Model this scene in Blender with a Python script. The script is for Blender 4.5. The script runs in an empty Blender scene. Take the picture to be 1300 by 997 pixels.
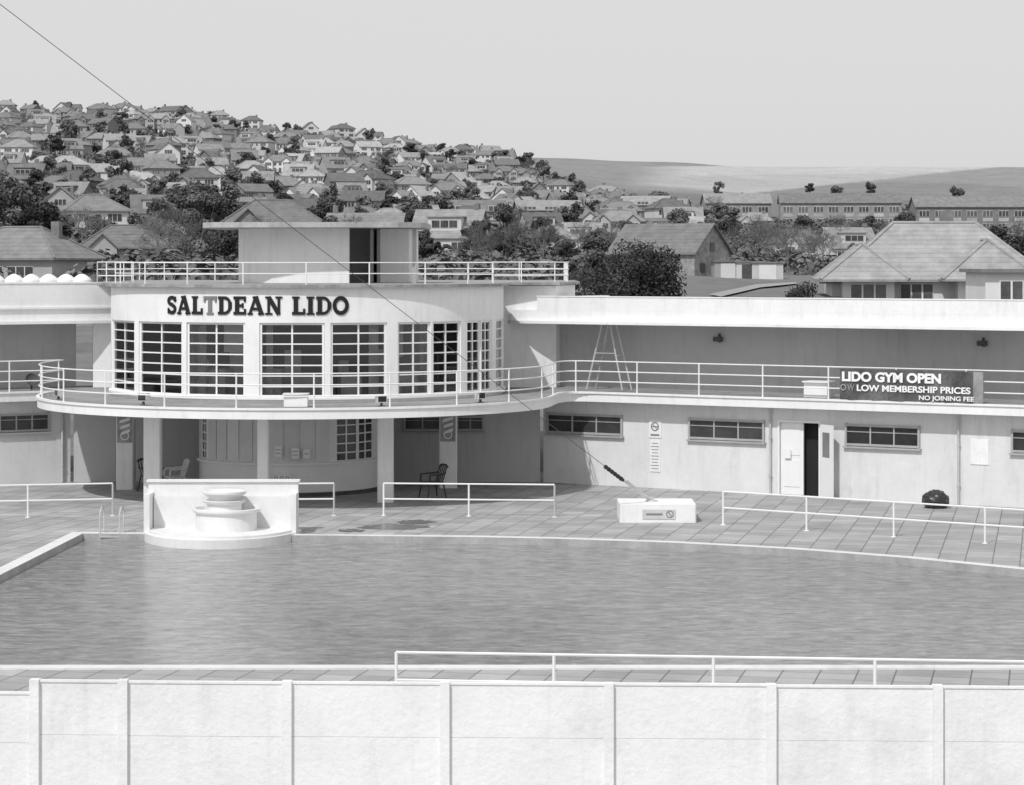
import bpy, math, random
from mathutils import Vector, Matrix, noise
from mathutils.geometry import tessellate_polygon
R=random.Random(7)
scene=bpy.context.scene
COL=scene.collection
F=3200.0; CH=6.6; HZ=335.0
def gp(px,py,z=0.0):
    s=(py-HZ)/(CH-z); return ((px-650)/s, F/s)
def gx(px,Y): return (px-650)*Y/F
def gz(py,Y): return CH-(py-HZ)*Y/F
# ------------------------------------------------------------ materials
MATS={}
def M(name,v,rough=.75,var=.12,scale=1.5,rnd=0.0,streak=0.0,bump=0.0,bscale=20,course=0.0,spec=.3,metal=0.0,clump=0,grime=0.0):
    if name in MATS: return MATS[name]
    m=bpy.data.materials.new(name); m.use_nodes=True
    nt=m.node_tree; N=nt.nodes; L=nt.links
    b=N['Principled BSDF']; b.inputs['Roughness'].default_value=rough
    b.inputs['Specular IOR Level'].default_value=spec; b.inputs['Metallic'].default_value=metal
    g=N.new('ShaderNodeNewGeometry')
    def noi(sc,det=5,vec=None,rg=.6):
        n=N.new('ShaderNodeTexNoise'); n.inputs['Scale'].default_value=sc; n.inputs['Detail'].default_value=det; n.inputs['Roughness'].default_value=rg
        L.new(vec or g.outputs['Position'],n.inputs['Vector']); return n.outputs[0]
    def mr(src,a,b2,lo,hi):
        n=N.new('ShaderNodeMapRange'); n.inputs[1].default_value=a;n.inputs[2].default_value=b2;n.inputs[3].default_value=lo;n.inputs[4].default_value=hi
        L.new(src,n.inputs[0]); return n.outputs[0]
    def mul(a,b2):
        n=N.new('ShaderNodeMath'); n.operation='MULTIPLY'
        if isinstance(a,float): n.inputs[0].default_value=a
        else: L.new(a,n.inputs[0])
        if isinstance(b2,float): n.inputs[1].default_value=b2
        else: L.new(b2,n.inputs[1])
        return n.outputs[0]
    val=mr(noi(scale),.3,.7,v*(1-var),v*(1+var))
    val=mul(val,mr(noi(scale*9,4),.3,.7,1-var*.4,1+var*.4))
    if streak>0:
        mp=N.new('ShaderNodeMapping'); mp.inputs['Scale'].default_value=(3.5,3.5,.35); L.new(g.outputs['Position'],mp.inputs['Vector'])
        val=mul(val,mr(noi(1.2,6,mp.outputs[0],.7),.52,.78,1.0,1-streak))
    if grime>0:
        val=mul(val,mr(noi(.5,8,None,.75),.54,.72,1.0,1-grime))
    if course>0:
        sx=N.new('ShaderNodeSeparateXYZ'); L.new(g.outputs['Position'],sx.inputs[0])
        mm=N.new('ShaderNodeMath'); mm.operation='MULTIPLY'; L.new(sx.outputs[2],mm.inputs[0]); mm.inputs[1].default_value=course
        fr=N.new('ShaderNodeMath'); fr.operation='FRACT'; L.new(mm.outputs[0],fr.inputs[0])
        val=mul(val,mr(fr.outputs[0],0,.3,.78,1.02))
    if rnd>0:
        oi=N.new('ShaderNodeObjectInfo'); val=mul(val,mr(oi.outputs['Random'],0,1,1-rnd,1+rnd))
    if clump>0:
        val=mul(val,mr(noi(clump,3),.35,.65,.55,1.6))
    L.new(val,b.inputs['Base Color'])
    if bump>0:
        bn=N.new('ShaderNodeBump'); bn.inputs['Strength'].default_value=bump; bn.inputs['Distance'].default_value=.02
        L.new(noi(bscale,4),bn.inputs['Height']); L.new(bn.outputs[0],b.inputs['Normal'])
    MATS[name]=m; return m
white=M('white_paint',.81,.6,.05,.8,streak=.16,grime=.12,bump=.15)
whiteclean=M('white_gloss',.8,.45,.03,2)
fount=M('fountain_paint',.74,.6,.06,1.5,streak=.1,grime=.1)
fence=M('whitewashed_concrete',.78,.8,.05,1.2,streak=.12,bump=.5,bscale=14,grime=.16)
cream=M('cream_render',.7,.8,.06,.6,streak=.16,grime=.12,bump=.3)
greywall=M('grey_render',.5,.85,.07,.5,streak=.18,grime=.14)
concrete=M('concrete_floor',.28,.9,.2,1.2,bump=.3)
coping=M('coping_stone',.66,.8,.08,1.5,grime=.25)
darkin=M('painted_interior_shade',.02,.9,.2,1)  # near-black colour standing for the shade inside the doorway
iron=M('dark_metal',.08,.5,.2,3)
alu=M('aluminium',.6,.4,.1,3,metal=.3)
blackp=M('black_plastic',.03,.35,.2,3,spec=.5)
letterm=M('black_letter',.015,.6,.1,3)
lettergrey=M('faded_letter',.2,.6,.1,3)
hglass=M('house_glass',.09,.15,.4,1,rnd=.5,spec=.5)
glassd=M('dark_glass',.04,.1,.4,.9,rnd=.5,spec=.45)
curtain=M('blind_cloth',.55,.8,.15,2,rnd=.3)
bwhite=M('banner_lettering',.85,.6,.02,2)
bdark=M('banner_cloth',.1,.5,.6,1.2,spec=.5,bump=.8,bscale=3)
bgrey=M('banner_cloth_grey',.3,.5,.4,1.2)
paper=M('paper_sign',.8,.5,.03,3)
inkg=M('ink_grey',.22,.6,.1,3)
frameg=M('grey_frame',.4,.6,.1,3)
def paving():
    m=bpy.data.materials.new('paving_slabs'); m.use_nodes=True; nt=m.node_tree;N=nt.nodes;L=nt.links
    b=N['Principled BSDF']; b.inputs['Roughness'].default_value=.85
    g=N.new('ShaderNodeNewGeometry'); mp=N.new('ShaderNodeMapping'); mp.inputs['Rotation'].default_value=(0,0,math.radians(12)); L.new(g.outputs['Position'],mp.inputs['Vector'])
    br=N.new('ShaderNodeTexBrick'); L.new(mp.outputs[0],br.inputs['Vector'])
    br.offset=0.0; br.inputs['Color1'].default_value=(.31,.31,.31,1);br.inputs['Color2'].default_value=(.42,.42,.42,1);br.inputs['Mortar'].default_value=(.16,.16,.16,1)
    br.inputs['Scale'].default_value=1;br.inputs['Brick Width'].default_value=.6;br.inputs['Row Height'].default_value=.6;br.inputs['Mortar Size'].default_value=.014;br.inputs['Bias'].default_value=0
    no=N.new('ShaderNodeTexNoise'); no.inputs['Scale'].default_value=.35; no.inputs['Detail'].default_value=9;no.inputs['Roughness'].default_value=.75; L.new(g.outputs['Position'],no.inputs['Vector'])
    mr=N.new('ShaderNodeMapRange'); mr.inputs[1].default_value=.35;mr.inputs[2].default_value=.7;mr.inputs[3].default_value=1.12;mr.inputs[4].default_value=.7; L.new(no.outputs[0],mr.inputs[0])
    mx=N.new('ShaderNodeMix'); mx.data_type='RGBA'; mx.blend_type='MULTIPLY'; mx.inputs[0].default_value=1
    L.new(br.outputs['Color'],mx.inputs[6]); L.new(mr.outputs[0],mx.inputs[7]); L.new(mx.outputs[2],b.inputs['Base Color'])
    return m
pav=paving()
def watermat():
    m=bpy.data.materials.new('pool_water'); m.use_nodes=True; nt=m.node_tree;N=nt.nodes;L=nt.links
    b=N['Principled BSDF']; b.inputs['Roughness'].default_value=.05; b.inputs['IOR'].default_value=1.33
    g=N.new('ShaderNodeNewGeometry')
    def mapp(s,r):
        mp=N.new('ShaderNodeMapping'); mp.inputs['Scale'].default_value=s; mp.inputs['Rotation'].default_value=(0,0,r); L.new(g.outputs['Position'],mp.inputs['Vector']); return mp.outputs[0]
    def noi(sc,de,ro,vec):
        n1=N.new('ShaderNodeTexNoise'); n1.inputs['Scale'].default_value=sc;n1.inputs['Detail'].default_value=de;n1.inputs['Roughness'].default_value=ro; L.new(vec,n1.inputs['Vector']); return n1.outputs[0]
    v1=mapp((.8,1.25,1),.12); v2=mapp((.55,1.0,1),.18)
    h=noi(2.2,7,.68,v1)
    bp=N.new('ShaderNodeBump'); bp.inputs['Strength'].default_value=1.0;bp.inputs['Distance'].default_value=.38; L.new(h,bp.inputs['Height']); L.new(bp.outputs[0],b.inputs['Normal'])
    def mr(src,a,b2,lo,hi):
        n=N.new('ShaderNodeMapRange'); n.inputs[1].default_value=a;n.inputs[2].default_value=b2;n.inputs[3].default_value=lo;n.inputs[4].default_value=hi
        L.new(src,n.inputs[0]); return n.outputs[0]
    def mul(a,c):
        mm=N.new('ShaderNodeMath');mm.operation='MULTIPLY';L.new(a,mm.inputs[0]);L.new(c,mm.inputs[1]); return mm.outputs[0]
    a=mr(noi(.12,6,.6,g.outputs['Position']),.3,.7,.31,.39); c=mr(noi(4.5,6,.75,v2),.36,.64,.6,1.4)  # finer noise paints caustic light ripples into the base colour
    L.new(mul(a,c),b.inputs['Base Color'])
    return m
water=watermat()
# ------------------------------------------------------------ mesh builder
class MB:
    def __init__(s): s.v=[];s.f=[];s.m=[]
    def add(s,vs,fs,mi=0):
        o=len(s.v); s.v+= [tuple(p) for p in vs]
        for f in fs: s.f.append(tuple(i+o for i in f)); s.m.append(mi)
    def box(s,c,sz,rz=0,mi=0):
        x,y,z=sz[0]/2,sz[1]/2,sz[2]/2; ca,sa=math.cos(rz),math.sin(rz)
        vs=[(c[0]+a*x*ca-b*y*sa,c[1]+a*x*sa+b*y*ca,c[2]+d*z) for a,b,d in [(-1,-1,-1),(1,-1,-1),(1,1,-1),(-1,1,-1),(-1,-1,1),(1,-1,1),(1,1,1),(-1,1,1)]]
        s.add(vs,[(0,3,2,1),(4,5,6,7),(0,1,5,4),(1,2,6,5),(2,3,7,6),(3,0,4,7)],mi)
    def prism(s,poly,z0,z1,mi=0):
        n=len(poly); vs=[(p[0],p[1],z0) for p in poly]+[(p[0],p[1],z1) for p in poly]
        s.add(vs,[tuple(range(n-1,-1,-1)),tuple(range(n,2*n))]+[(i,(i+1)%n,(i+1)%n+n,i+n) for i in range(n)],mi)
    def ring(s,cx,cy,r0,r1,a0,a1,z0,z1,n=24,mi=0):
        def P(r,a): return (cx+r*math.sin(a),cy-r*math.cos(a))
        vs=[]
        for i in range(n+1):
            a=math.radians(a0+(a1-a0)*i/n)
            for r,z in ((r0,z0),(r1,z0),(r1,z1),(r0,z1)): vs.append(P(r,a)+(z,))
        fs=[]
        for i in range(n):
            o=i*4;q=o+4
            for k in range(4): fs.append((o+k,o+(k+1)%4,q+(k+1)%4,q+k))
        fs+=[(0,3,2,1),(n*4,n*4+1,n*4+2,n*4+3)]
        s.add(vs,fs,mi)
    def tube(s,p0,p1,r,n=8,mi=0,r1=None):
        p0=Vector(p0);p1=Vector(p1);d=(p1-p0)
        if d.length<1e-6:return
        d.normalize(); a=d.orthogonal().normalized(); b=d.cross(a); r1=r if r1 is None else r1
        vs=[p0+(a*math.cos(t)+b*math.sin(t))*r for t in [2*math.pi*i/n for i in range(n)]]+[p1+(a*math.cos(t)+b*math.sin(t))*r1 for t in [2*math.pi*i/n for i in range(n)]]
        s.add(vs,[(i,(i+1)%n,(i+1)%n+n,i+n) for i in range(n)]+[tuple(range(n-1,-1,-1)),tuple(range(n,2*n))],mi)
    def path(s,pts,r,n=6,mi=0):
        for a,b in zip(pts,pts[1:]): s.tube(a,b,r,n,mi)
    def lathe(s,c,prof,n=32,mi=0,sy=1.0):
        vs=[]
        for r,z in prof:
            for i in range(n):
                t=2*math.pi*i/n; vs.append((c[0]+r*math.cos(t),c[1]+r*math.sin(t)*sy,c[2]+z))
        fs=[]
        for k in range(len(prof)-1):
            for i in range(n): fs.append((k*n+i,k*n+(i+1)%n,(k+1)*n+(i+1)%n,(k+1)*n+i))
        fs.append(tuple(range(n-1,-1,-1))); fs.append(tuple(range((len(prof)-1)*n,len(prof)*n)))
        s.add(vs,fs,mi)
    def slab(s,q,t,mi=0):
        vs=[tuple(p) for p in q]+[(p[0],p[1],p[2]-t) for p in q]
        s.add(vs,[(0,1,2,3),(7,6,5,4)]+[(i,i+4,(i+1)%4+4,(i+1)%4) for i in range(4)],mi)
    def mesh(s,name,mats):
        me=bpy.data.meshes.new(name); me.from_pydata(s.v,[],s.f)
        for m in mats: me.materials.append(m)
        me.polygons.foreach_set('material_index',s.m); me.update(); return me
    def build(s,name,mats,parent=None,recenter=True,smooth=False):
        c=Vector((0,0,0))
        if recenter and s.v:
            xs=[p[0] for p in s.v];ys=[p[1] for p in s.v];zs=[p[2] for p in s.v]
            c=Vector(((min(xs)+max(xs))/2,(min(ys)+max(ys))/2,min(zs)))
            s.v=[(p[0]-c.x,p[1]-c.y,p[2]-c.z) for p in s.v]
        if not isinstance(mats,(list,tuple)): mats=[mats]
        o=bpy.data.objects.new(name,s.mesh(name,mats)); COL.objects.link(o); o.location=c
        if smooth:
            for p in o.data.polygons: p.use_smooth=True
        if parent: 
            o.parent=parent; o.matrix_parent_inverse=parent_inv(parent)
        return o
def parent_inv(p):
    if p.parent: return Matrix.Translation(p.location).inverted()
    return (Matrix.Translation(p.location)@p.rotation_euler.to_matrix().to_4x4()).inverted()
def thing(name,label,cat,loc,rz=0,group=None):
    e=bpy.data.objects.new(name,None); COL.objects.link(e); e.location=loc; e.rotation_euler=(0,0,rz); e.empty_display_size=.3
    tag(e,label,cat,group); return e
def tag(o,label,cat,group=None):
    o['label']=label;o['category']=cat
    if group:o['group']=group
    return o
def struct(o,label=None,cat=None):
    o['kind']='structure'
    return o
def ch_(name,mb,mats,e,loc=None):
    o=bpy.data.objects.new(name,mb.mesh(name,mats if isinstance(mats,list) else [mats]));COL.objects.link(o);o.parent=e
    if loc:o.location=loc
    return o
def textmesh(txt,size,bold=0.0,extr=.004):
    c=bpy.data.curves.new('lettering','FONT'); c.body=txt;c.size=size;c.offset=bold;c.extrude=extr
    o=bpy.data.objects.new('lettering_tmp',c); COL.objects.link(o); bpy.context.view_layer.update()
    me=bpy.data.meshes.new_from_object(o); bpy.data.objects.remove(o); return me
# ------------------------------------------------------------ terrain
YS=[80,90,100,120,150,200,280,400,550,750,1000,1300,1800,2600,4500,9000]
US=[-700,0,200,400,600,800,1000,1300,2000]
base=[599,560,510,440]
T={ -700:base+[372,350,318,275,235,185,146,175,200,215,228,262],
 0:  base+[372,350,316,275,235,185,146,175,200,215,228,262],
 200:base+[372,350,318,280,238,189,149,172,198,213,228,262],
 400:base+[374,352,322,290,257,214,174,186,200,210,226,262],
 600:base+[376,355,328,300,273,238,203,204,204,201,222,262],
 800:base+[378,358,334,308,288,266,247,236,221,205,220,262],
 1000:base+[385,364,340,314,294,272,256,246,230,213,222,262],
 1300:base+[392,372,344,318,298,278,264,250,233,213,222,262],
 2000:base+[392,372,344,318,298,278,264,250,233,215,224,262]}
def sm(a): return a*a*(3-2*a)
def lerp_t(u,Y):
    u=max(US[0],min(US[-1],u)); Y=max(YS[0],min(YS[-1],Y))
    i=max(j for j in range(len(US)-1) if US[j]<=u); k=max(j for j in range(len(YS)-1) if YS[j]<=Y)
    a=(u-US[i])/(US[i+1]-US[i]); a=sm(a) if US[i]>=0 else a
    b=(Y-YS[k])/(YS[k+1]-YS[k])
    def z(j,k): return CH-(T[US[j]][k]-HZ)*YS[k]/F
    z0=z(i,k)*(1-a)+z(i+1,k)*a; z1=z(i,k+1)*(1-a)+z(i+1,k+1)*a
    return z0*(1-b)+z1*b
def TZ(X,Y):
    u=650+X*F/Y
    n=noise.noise(Vector((X*.01,Y*.01,0)))*min(3.5,max(0,(Y-200)*.006))
    return lerp_t(u,Y)+n
def yproj(z,Y): return HZ+(CH-z)*F/Y
def landmat():
    m=bpy.data.materials.new('downland'); m.use_nodes=True; nt=m.node_tree;N=nt.nodes;L=nt.links
    b=N['Principled BSDF']; b.inputs['Roughness'].default_value=.95; b.inputs['Specular IOR Level'].default_value=.1
    at=N.new('ShaderNodeAttribute'); at.attribute_name='tone'
    g=N.new('ShaderNodeNewGeometry'); last=at.outputs['Fac']
    for sc,amt in ((.006,.08),(.06,.1),(.6,.2)):
        n=N.new('ShaderNodeTexNoise'); n.inputs['Scale'].default_value=sc;n.inputs['Detail'].default_value=6; L.new(g.outputs['Position'],n.inputs['Vector'])
        mr=N.new('ShaderNodeMapRange'); mr.inputs[1].default_value=.3;mr.inputs[2].default_value=.7;mr.inputs[3].default_value=1-amt;mr.inputs[4].default_value=1+amt; L.new(n.outputs[0],mr.inputs[0])
        mm=N.new('ShaderNodeMath');mm.operation='MULTIPLY';L.new(last,mm.inputs[0]);L.new(mr.outputs[0],mm.inputs[1]);last=mm.outputs[0]
    L.new(last,b.inputs['Base Color']); return m
mb=MB(); nu=420
Yl=[];y=80
while y<9000:
    Yl.append(y); y*=(1.04 if y<900 or y>3200 else 1.011)
Yl.append(9000)
us=[-700+i*2700/nu for i in range(nu+1)]
def sst(x,a,b): 
    t=max(0,min(1,(x-a)/(b-a))); return sm(t)
tones=[]
for Y in Yl:
    for u in us:
        X=gx(u,Y); z=TZ(X,Y); mb.v.append((X,Y,z)); yp=yproj(z,Y)
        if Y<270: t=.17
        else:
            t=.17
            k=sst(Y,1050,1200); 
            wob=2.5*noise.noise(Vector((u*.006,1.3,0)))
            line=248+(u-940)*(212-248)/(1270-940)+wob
            f=.235  # field tones have some distance haze lifted into them
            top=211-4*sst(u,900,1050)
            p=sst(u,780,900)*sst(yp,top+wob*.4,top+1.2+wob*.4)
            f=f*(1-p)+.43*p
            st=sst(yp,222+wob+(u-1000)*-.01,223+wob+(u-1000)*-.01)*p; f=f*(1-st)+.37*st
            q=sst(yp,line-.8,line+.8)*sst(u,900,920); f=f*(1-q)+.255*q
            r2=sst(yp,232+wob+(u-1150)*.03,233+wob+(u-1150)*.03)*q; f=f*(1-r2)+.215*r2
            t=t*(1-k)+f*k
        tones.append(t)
for j in range(len(Yl)-1):
    for i in range(nu):
        o=j*(nu+1)+i; mb.f.append((o,o+1,o+nu+2,o+nu+1)); mb.m.append(0)
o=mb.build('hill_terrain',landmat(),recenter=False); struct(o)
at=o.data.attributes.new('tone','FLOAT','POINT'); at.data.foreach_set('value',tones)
for p in o.data.polygons:p.use_smooth=True
# ------------------------------------------------------------ pool + deck
far=[(105,679),(250,680),(450,682),(600,683.5),(700,685.5),(850,690.5),(1000,698.5),(1150,710),(1300,725),(1420,741),(1540,762)]
pool=[gp(*p) for p in far]
pool+=[(16.2,46),(17.2,42.6),(17,41.3),(-11.0,41.3),(-10.95,50)]
def offset(poly,d):
    n=len(poly);out=[]
    for i in range(n):
        a=Vector(poly[i-1]);b=Vector(poly[i]);c=Vector(poly[(i+1)%n])
        e1=(b-a).normalized();e2=(c-b).normalized()
        n1=Vector((-e1.y,e1.x));n2=Vector((-e2.y,e2.x)); m=(n1+n2); m.normalize(); k=d/max(.4,m.dot(n1))
        out.append((b.x+m.x*k,b.y+m.y*k))
    return out
area=sum(pool[i-1][0]*pool[i][1]-pool[i][0]*pool[i-1][1] for i in range(len(pool)))
sgn=1 if area<0 else -1
pout=offset(pool,.33*sgn)
outer=[(-70,-15),(70,-15),(70,80.5),(-70,80.5)]
loops=[[Vector((p[0],p[1],0)) for p in outer],[Vector((p[0],p[1],0)) for p in pout]]
tris=tessellate_polygon(loops); allv=[tuple(v) for l in loops for v in l]
mb=MB(); mb.add(allv,[tuple(t) for t in tris]); o=mb.build('pool_deck_pavement',pav,recenter=False); struct(o)
n=len(pool); mb=MB()
vs=[(p[0],p[1],-1.0) for p in pool]+[(p[0],p[1],.03) for p in pool]+[(p[0],p[1],.03) for p in pout]+[(p[0],p[1],-.02) for p in pout]
fs=[]
for i in range(n):
    j=(i+1)%n
    for k in range(3): fs.append((k*n+i,k*n+j,(k+1)*n+j,(k+1)*n+i))
mb.add(vs,fs)
for i in range(0,len(fs),3): mb.m[i]=1
o=mb.build('pool_coping_path',[coping,M('pool_wall_tile',.38,.5,.2,2)],recenter=False); struct(o)
mb=MB(); mb.add([(p[0],p[1],-.14) for p in offset(pool,.05*sgn)],[tuple(range(n))]); o=mb.build('pool_water',water,recenter=False); struct(o)
wet=M('wet_paving',.19,.25,.2,2,spec=.3)
for k,(cx,cy,a,b) in enumerate([(498,669,44,3.6),(528,663,22,2.4),(446,674,16,1.8)]):
    pts=[]
    for i in range(60):
        t=2*math.pi*i/60; rr=1+.5*noise.noise(Vector((math.cos(t)*2.4,math.sin(t)*2.4,k*7)))
        pts.append(gp(cx+a*rr*math.cos(t),cy+b*rr*math.sin(t)))
    mb=MB(); mb.add([(p[0],p[1],.004+.003*k) for p in pts],[tuple(range(60))]); struct(mb.build('water_puddle',wet,recenter=False))
def rail(mb,pts,h,bars,post_d,r=.022,pr=.026):
    for b in bars:
        mb.path([(p[0],p[1],p[2]+b) for p in pts],r,6)
    acc=0; nxt=0
    for a,b in zip(pts,pts[1:]):
        a=Vector(a);b=Vector(b);L=(b-a).length
        while nxt<=acc+L+1e-6:
            p=a+(b-a)*((nxt-acc)/max(L,1e-6)); mb.tube(p,p+Vector((0,0,h)),pr,6); nxt+=post_d
        acc+=L
    p=Vector(pts[-1]); mb.tube(p,p+Vector((0,0,h)),pr,6)
# ------------------------------------------------------------ lido building
bld=thing('lido_building','white curved art deco swimming pool building with balcony','building',(-6.0,74.3,0))
class Wing:
    def __init__(s,ox,oy,dx,dy,nx,ny): s.o=(ox,oy);s.d=(dx,dy);s.n=(nx,ny);s.rz=math.atan2(dy,dx) if dx>0 else math.atan2(-dy,-dx)
    def p(s,t,out,z=None):
        q=(s.o[0]+s.d[0]*t+s.n[0]*out, s.o[1]+s.d[1]*t+s.n[1]*out)
        return q if z is None else q+(z,)
    def t(s,px,out=0):
        k=(px-650)/F; ox=s.o[0]+s.n[0]*out; oy=s.o[1]+s.n[1]*out
        return (oy*k-ox)/(s.d[0]-s.d[1]*k)
    def Y(s,t,out=0): return s.p(t,out)[1]
    def box(s,mb,t0,t1,o0,o1,z0,z1,mi=0):
        c=s.p((t0+t1)/2,(o0+o1)/2,(z0+z1)/2); mb.box(c,(abs(t1-t0),abs(o1-o0),z1-z0),s.rz,mi)
WR=Wing(.95,76.2,.846,-.533,-.533,-.846)
WL=Wing(-13.35,76.2,-.846,-.533,.533,-.846)
ZB0,ZB1=2.51,2.78
TE=24
BC=(-6.2,73.7);BR=7.55
td0,td1=WR.t(988),WR.t(1042); tm=WR.t(1019)
mb=MB()
WR.box(mb,0,td0,-.25,0,0,ZB0); WR.box(mb,td1,TE,-.25,0,0,ZB0); WR.box(mb,td0,td1,-.25,0,2.14,ZB0)
mb.build('wall',cream,bld)
mb=MB(); WL.box(mb,0,12,-.25,0,0,ZB0); mb.build('wall',cream,bld)
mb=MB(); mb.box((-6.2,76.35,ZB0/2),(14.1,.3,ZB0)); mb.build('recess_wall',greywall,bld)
mb=MB(); WR.box(mb,td0-.4,td1+.4,-2.2,-.27,.004,2.4,0); mb.build('room_shade_block',darkin,bld)  # solid near-black box, doorway shade put in as colour
def arc(c,r,a0,a1,n): return [(c[0]+r*math.sin(math.radians(a0+(a1-a0)*i/n)),c[1]-r*math.cos(math.radians(a0+(a1-a0)*i/n))) for i in range(n+1)]
def isect(W,out,br):
    for i in range(4000):
        t=i*.002; q=W.p(t,out)
        if math.hypot(q[0]-BC[0],q[1]-BC[1])>br: return t,q
def edge(out,r):
    tr,qr=isect(WR,out,r); tl,ql=isect(WL,out,r)
    ar=math.degrees(math.atan2(qr[0]-BC[0],-(qr[1]-BC[1]))); al=math.degrees(math.atan2(ql[0]-BC[0],-(ql[1]-BC[1])))
    a2=ar-38; P3=Vector(arc(BC,r,a2,a2,1)[0]); P0=Vector(WR.p(tr+1.5,out)); ra=math.radians(a2)
    T3=Vector((math.cos(ra),math.sin(ra)))
    P1=P0-Vector(WR.d)*1.7; P2=P3+T3*2.0
    bez=[]
    for i in range(21):
        s=i/20; q=P0*(1-s)**3+P1*3*s*(1-s)**2+P2*3*s*s*(1-s)+P3*s**3; bez.append((q.x,q.y))
    return bez+arc(BC,r,a2,al,70)[1:]
def slabpoly(out,r,tend,inn=-1.9):
    return [WR.p(tend,out)]+edge(out,r)+[WL.p(tend*.5,out),WL.p(tend*.5,inn),(-13.3,78.3),(.9,78.3),WR.p(tend,inn)]
SO=.5
mb=MB(); mb.prism(slabpoly(SO,BR,TE),ZB0,ZB1-.03)
mb.prism(slabpoly(SO+.04,BR+.04,TE),ZB1-.03,ZB1+.03); mb.build('balcony_slab',white,bld)
sp3=slabpoly(SO-.06,BR-.06,TE,-1.88); mb=MB(); mb.add([(p[0],p[1],ZB1+.034) for p in sp3],[tuple(range(len(sp3)))]); mb.build('balcony_floor',concrete,bld)
rp=[WR.p(TE,SO-.05)]+[WR.p(t,SO-.05) for t in (20,16,12,8,4)]+edge(SO-.05,BR-.05)+[WL.p(6,SO-.05),WL.p(11,SO-.05)]
mb=MB(); rail(mb,[p+(ZB1+.03,) for p in rp],.9,(.3,.6,.9),2.05,.018,.024); mb.build('balcony_railing',whiteclean,bld)
UO=-1.5
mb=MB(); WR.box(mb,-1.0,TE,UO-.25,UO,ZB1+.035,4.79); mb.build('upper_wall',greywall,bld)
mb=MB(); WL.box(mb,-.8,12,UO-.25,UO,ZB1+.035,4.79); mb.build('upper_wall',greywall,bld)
mb=MB()
mb.prism([WR.p(-1.2,-.035),WR.p(TE,-.035),WR.p(TE,-6),WR.p(-1.2,-6)],4.87,5.2)
mb.prism([WR.p(-1.3,-2.0),WR.p(-1.6,-.3),WR.p(-1.2,.0),WR.p(-.6,.15),WR.p(TE,.15),WR.p(TE,-6),WR.p(-1.3,-6)],4.79,4.867)
mb.build('roof_slab',white,bld)
mb=MB()
mb.prism([WL.p(-1.9,.15),WL.p(12,.15),WL.p(12,-6),WL.p(-1.9,-6)],4.79,4.867)
mb.prism([WL.p(-1.9,-.05),WL.p(12,-.05),WL.p(12,-6),WL.p(-1.9,-6)],4.87,5.2)
mb.build('roof_slab',white,bld)
mb=MB(); WR.box(mb,-.25,TE,-.25,-.033,5.2,5.6); WR.box(mb,-.25,TE,-.27,-.015,5.6,5.63)
WR.box(mb,-.25,0,-.3,-4,5.2,5.6); mb.build('parapet',white,bld)
mb=MB(); WL.box(mb,-1.9,12,-.25,-.03,5.2,6.0); WL.box(mb,-1.9,12,-.27,-.01,6.0,6.04); WL.box(mb,-1.9,12,-.03,.02,5.24,5.3); mb.build('parapet',white,bld)
for i,px in enumerate((-6,18,40,62,84,104)):
    q=(gx(px,80),80)
    mb=MB(); mb.lathe((q[0],q[1],5.2),[(.31,0),(.31,.88),(.27,.94),(.17,1.02),(.07,1.07),(.01,1.08)],20); mb.build('rooflight_dome',fount,bld)
mb=MB()
mb.prism([(-12.8,77.0),(1.35,77.0),(2.0,80),(2.0,88),(-12.8,88)],ZB1+.04,5.93); mb.build('main_block_wall',white,bld)
mb=MB(); DC=(-6.0,74.3); DR=5.75
poly=arc(DC,DR+.16,112,-112,72)+[(-12.95,76.75),(-12.95,88.2),(2.15,88.2),(2.15,79.9),(1.45,76.75)]
mb.prism(poly,5.95,6.03); mb.build('roof_deck',M('weathered_edge',.3,.9,.35,2.5,streak=.4),bld)
mb=MB()
mb.ring(*DC,DR-.3,DR,-105,105,ZB1+.036,2.96,80)
mb.ring(*DC,DR-.3,DR,-105,105,4.99,5.948,80)
wins=[(-75.5,-53.5,2),(-51.0,-32.5,2),(-31.0,-12.8,2),(-8.8,9.0,2),(10.6,26.6,2),(29.8,40.6,2),(41.4,52.6,2),(55.5,62.8,2),(63.5,70.6,2),(74.8,90,2)]
prev=-105
for a,b,c in wins:
    mb.ring(*DC,DR-.3,DR,prev,a,2.96,4.99,max(2,int((a-prev)/3))); prev=b
mb.ring(*DC,DR-.3,DR,prev,105,2.96,4.99,4)
mb.build('rotunda_wall',white,bld)
mb=MB(); mb.ring(*DC,DR,DR+.07,-100,100,2.90,2.955,80); mb.build('rotunda_sill',whiteclean,bld)
ipaint=M('interior_paint',.62,.9,.1,.7)
mb=MB(); a=-100
rr_=random.Random(3)
while a<100:
    w=rr_.uniform(3,9); mb.ring(*DC,4.1,4.2,a,a+w,ZB1+.04,rr_.choice([4.93,4.2,3.9]),4); a+=w+rr_.uniform(8,18)
mb.build('interior_partition',ipaint,bld)
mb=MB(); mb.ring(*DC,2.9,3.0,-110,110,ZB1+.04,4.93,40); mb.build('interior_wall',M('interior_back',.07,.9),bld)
mb=MB(); mb.prism(arc(DC,5.4,179,-179,48),4.94,4.97); mb.build('interior_ceiling',M('interior_ceiling_paint',.25,.9),bld)
furn=M('furniture',.55,.7,rnd=.3)
for a in (-62,-45,-26,-8,5,18,35,50): 
    x,y=DC[0]+4.9*math.sin(math.radians(a)),DC[1]-4.9*math.cos(math.radians(a)); mb=MB(); mb.box((x,y,3.25),(rr_.uniform(.5,1.1),.4,rr_.uniform(.6,.95)),math.radians(a),0); mb.build('interior_counter',furn,bld)
tglass=bpy.data.materials.new('clear_pane'); tglass.use_nodes=True
nt=tglass.node_tree; nt.nodes.clear()
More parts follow.
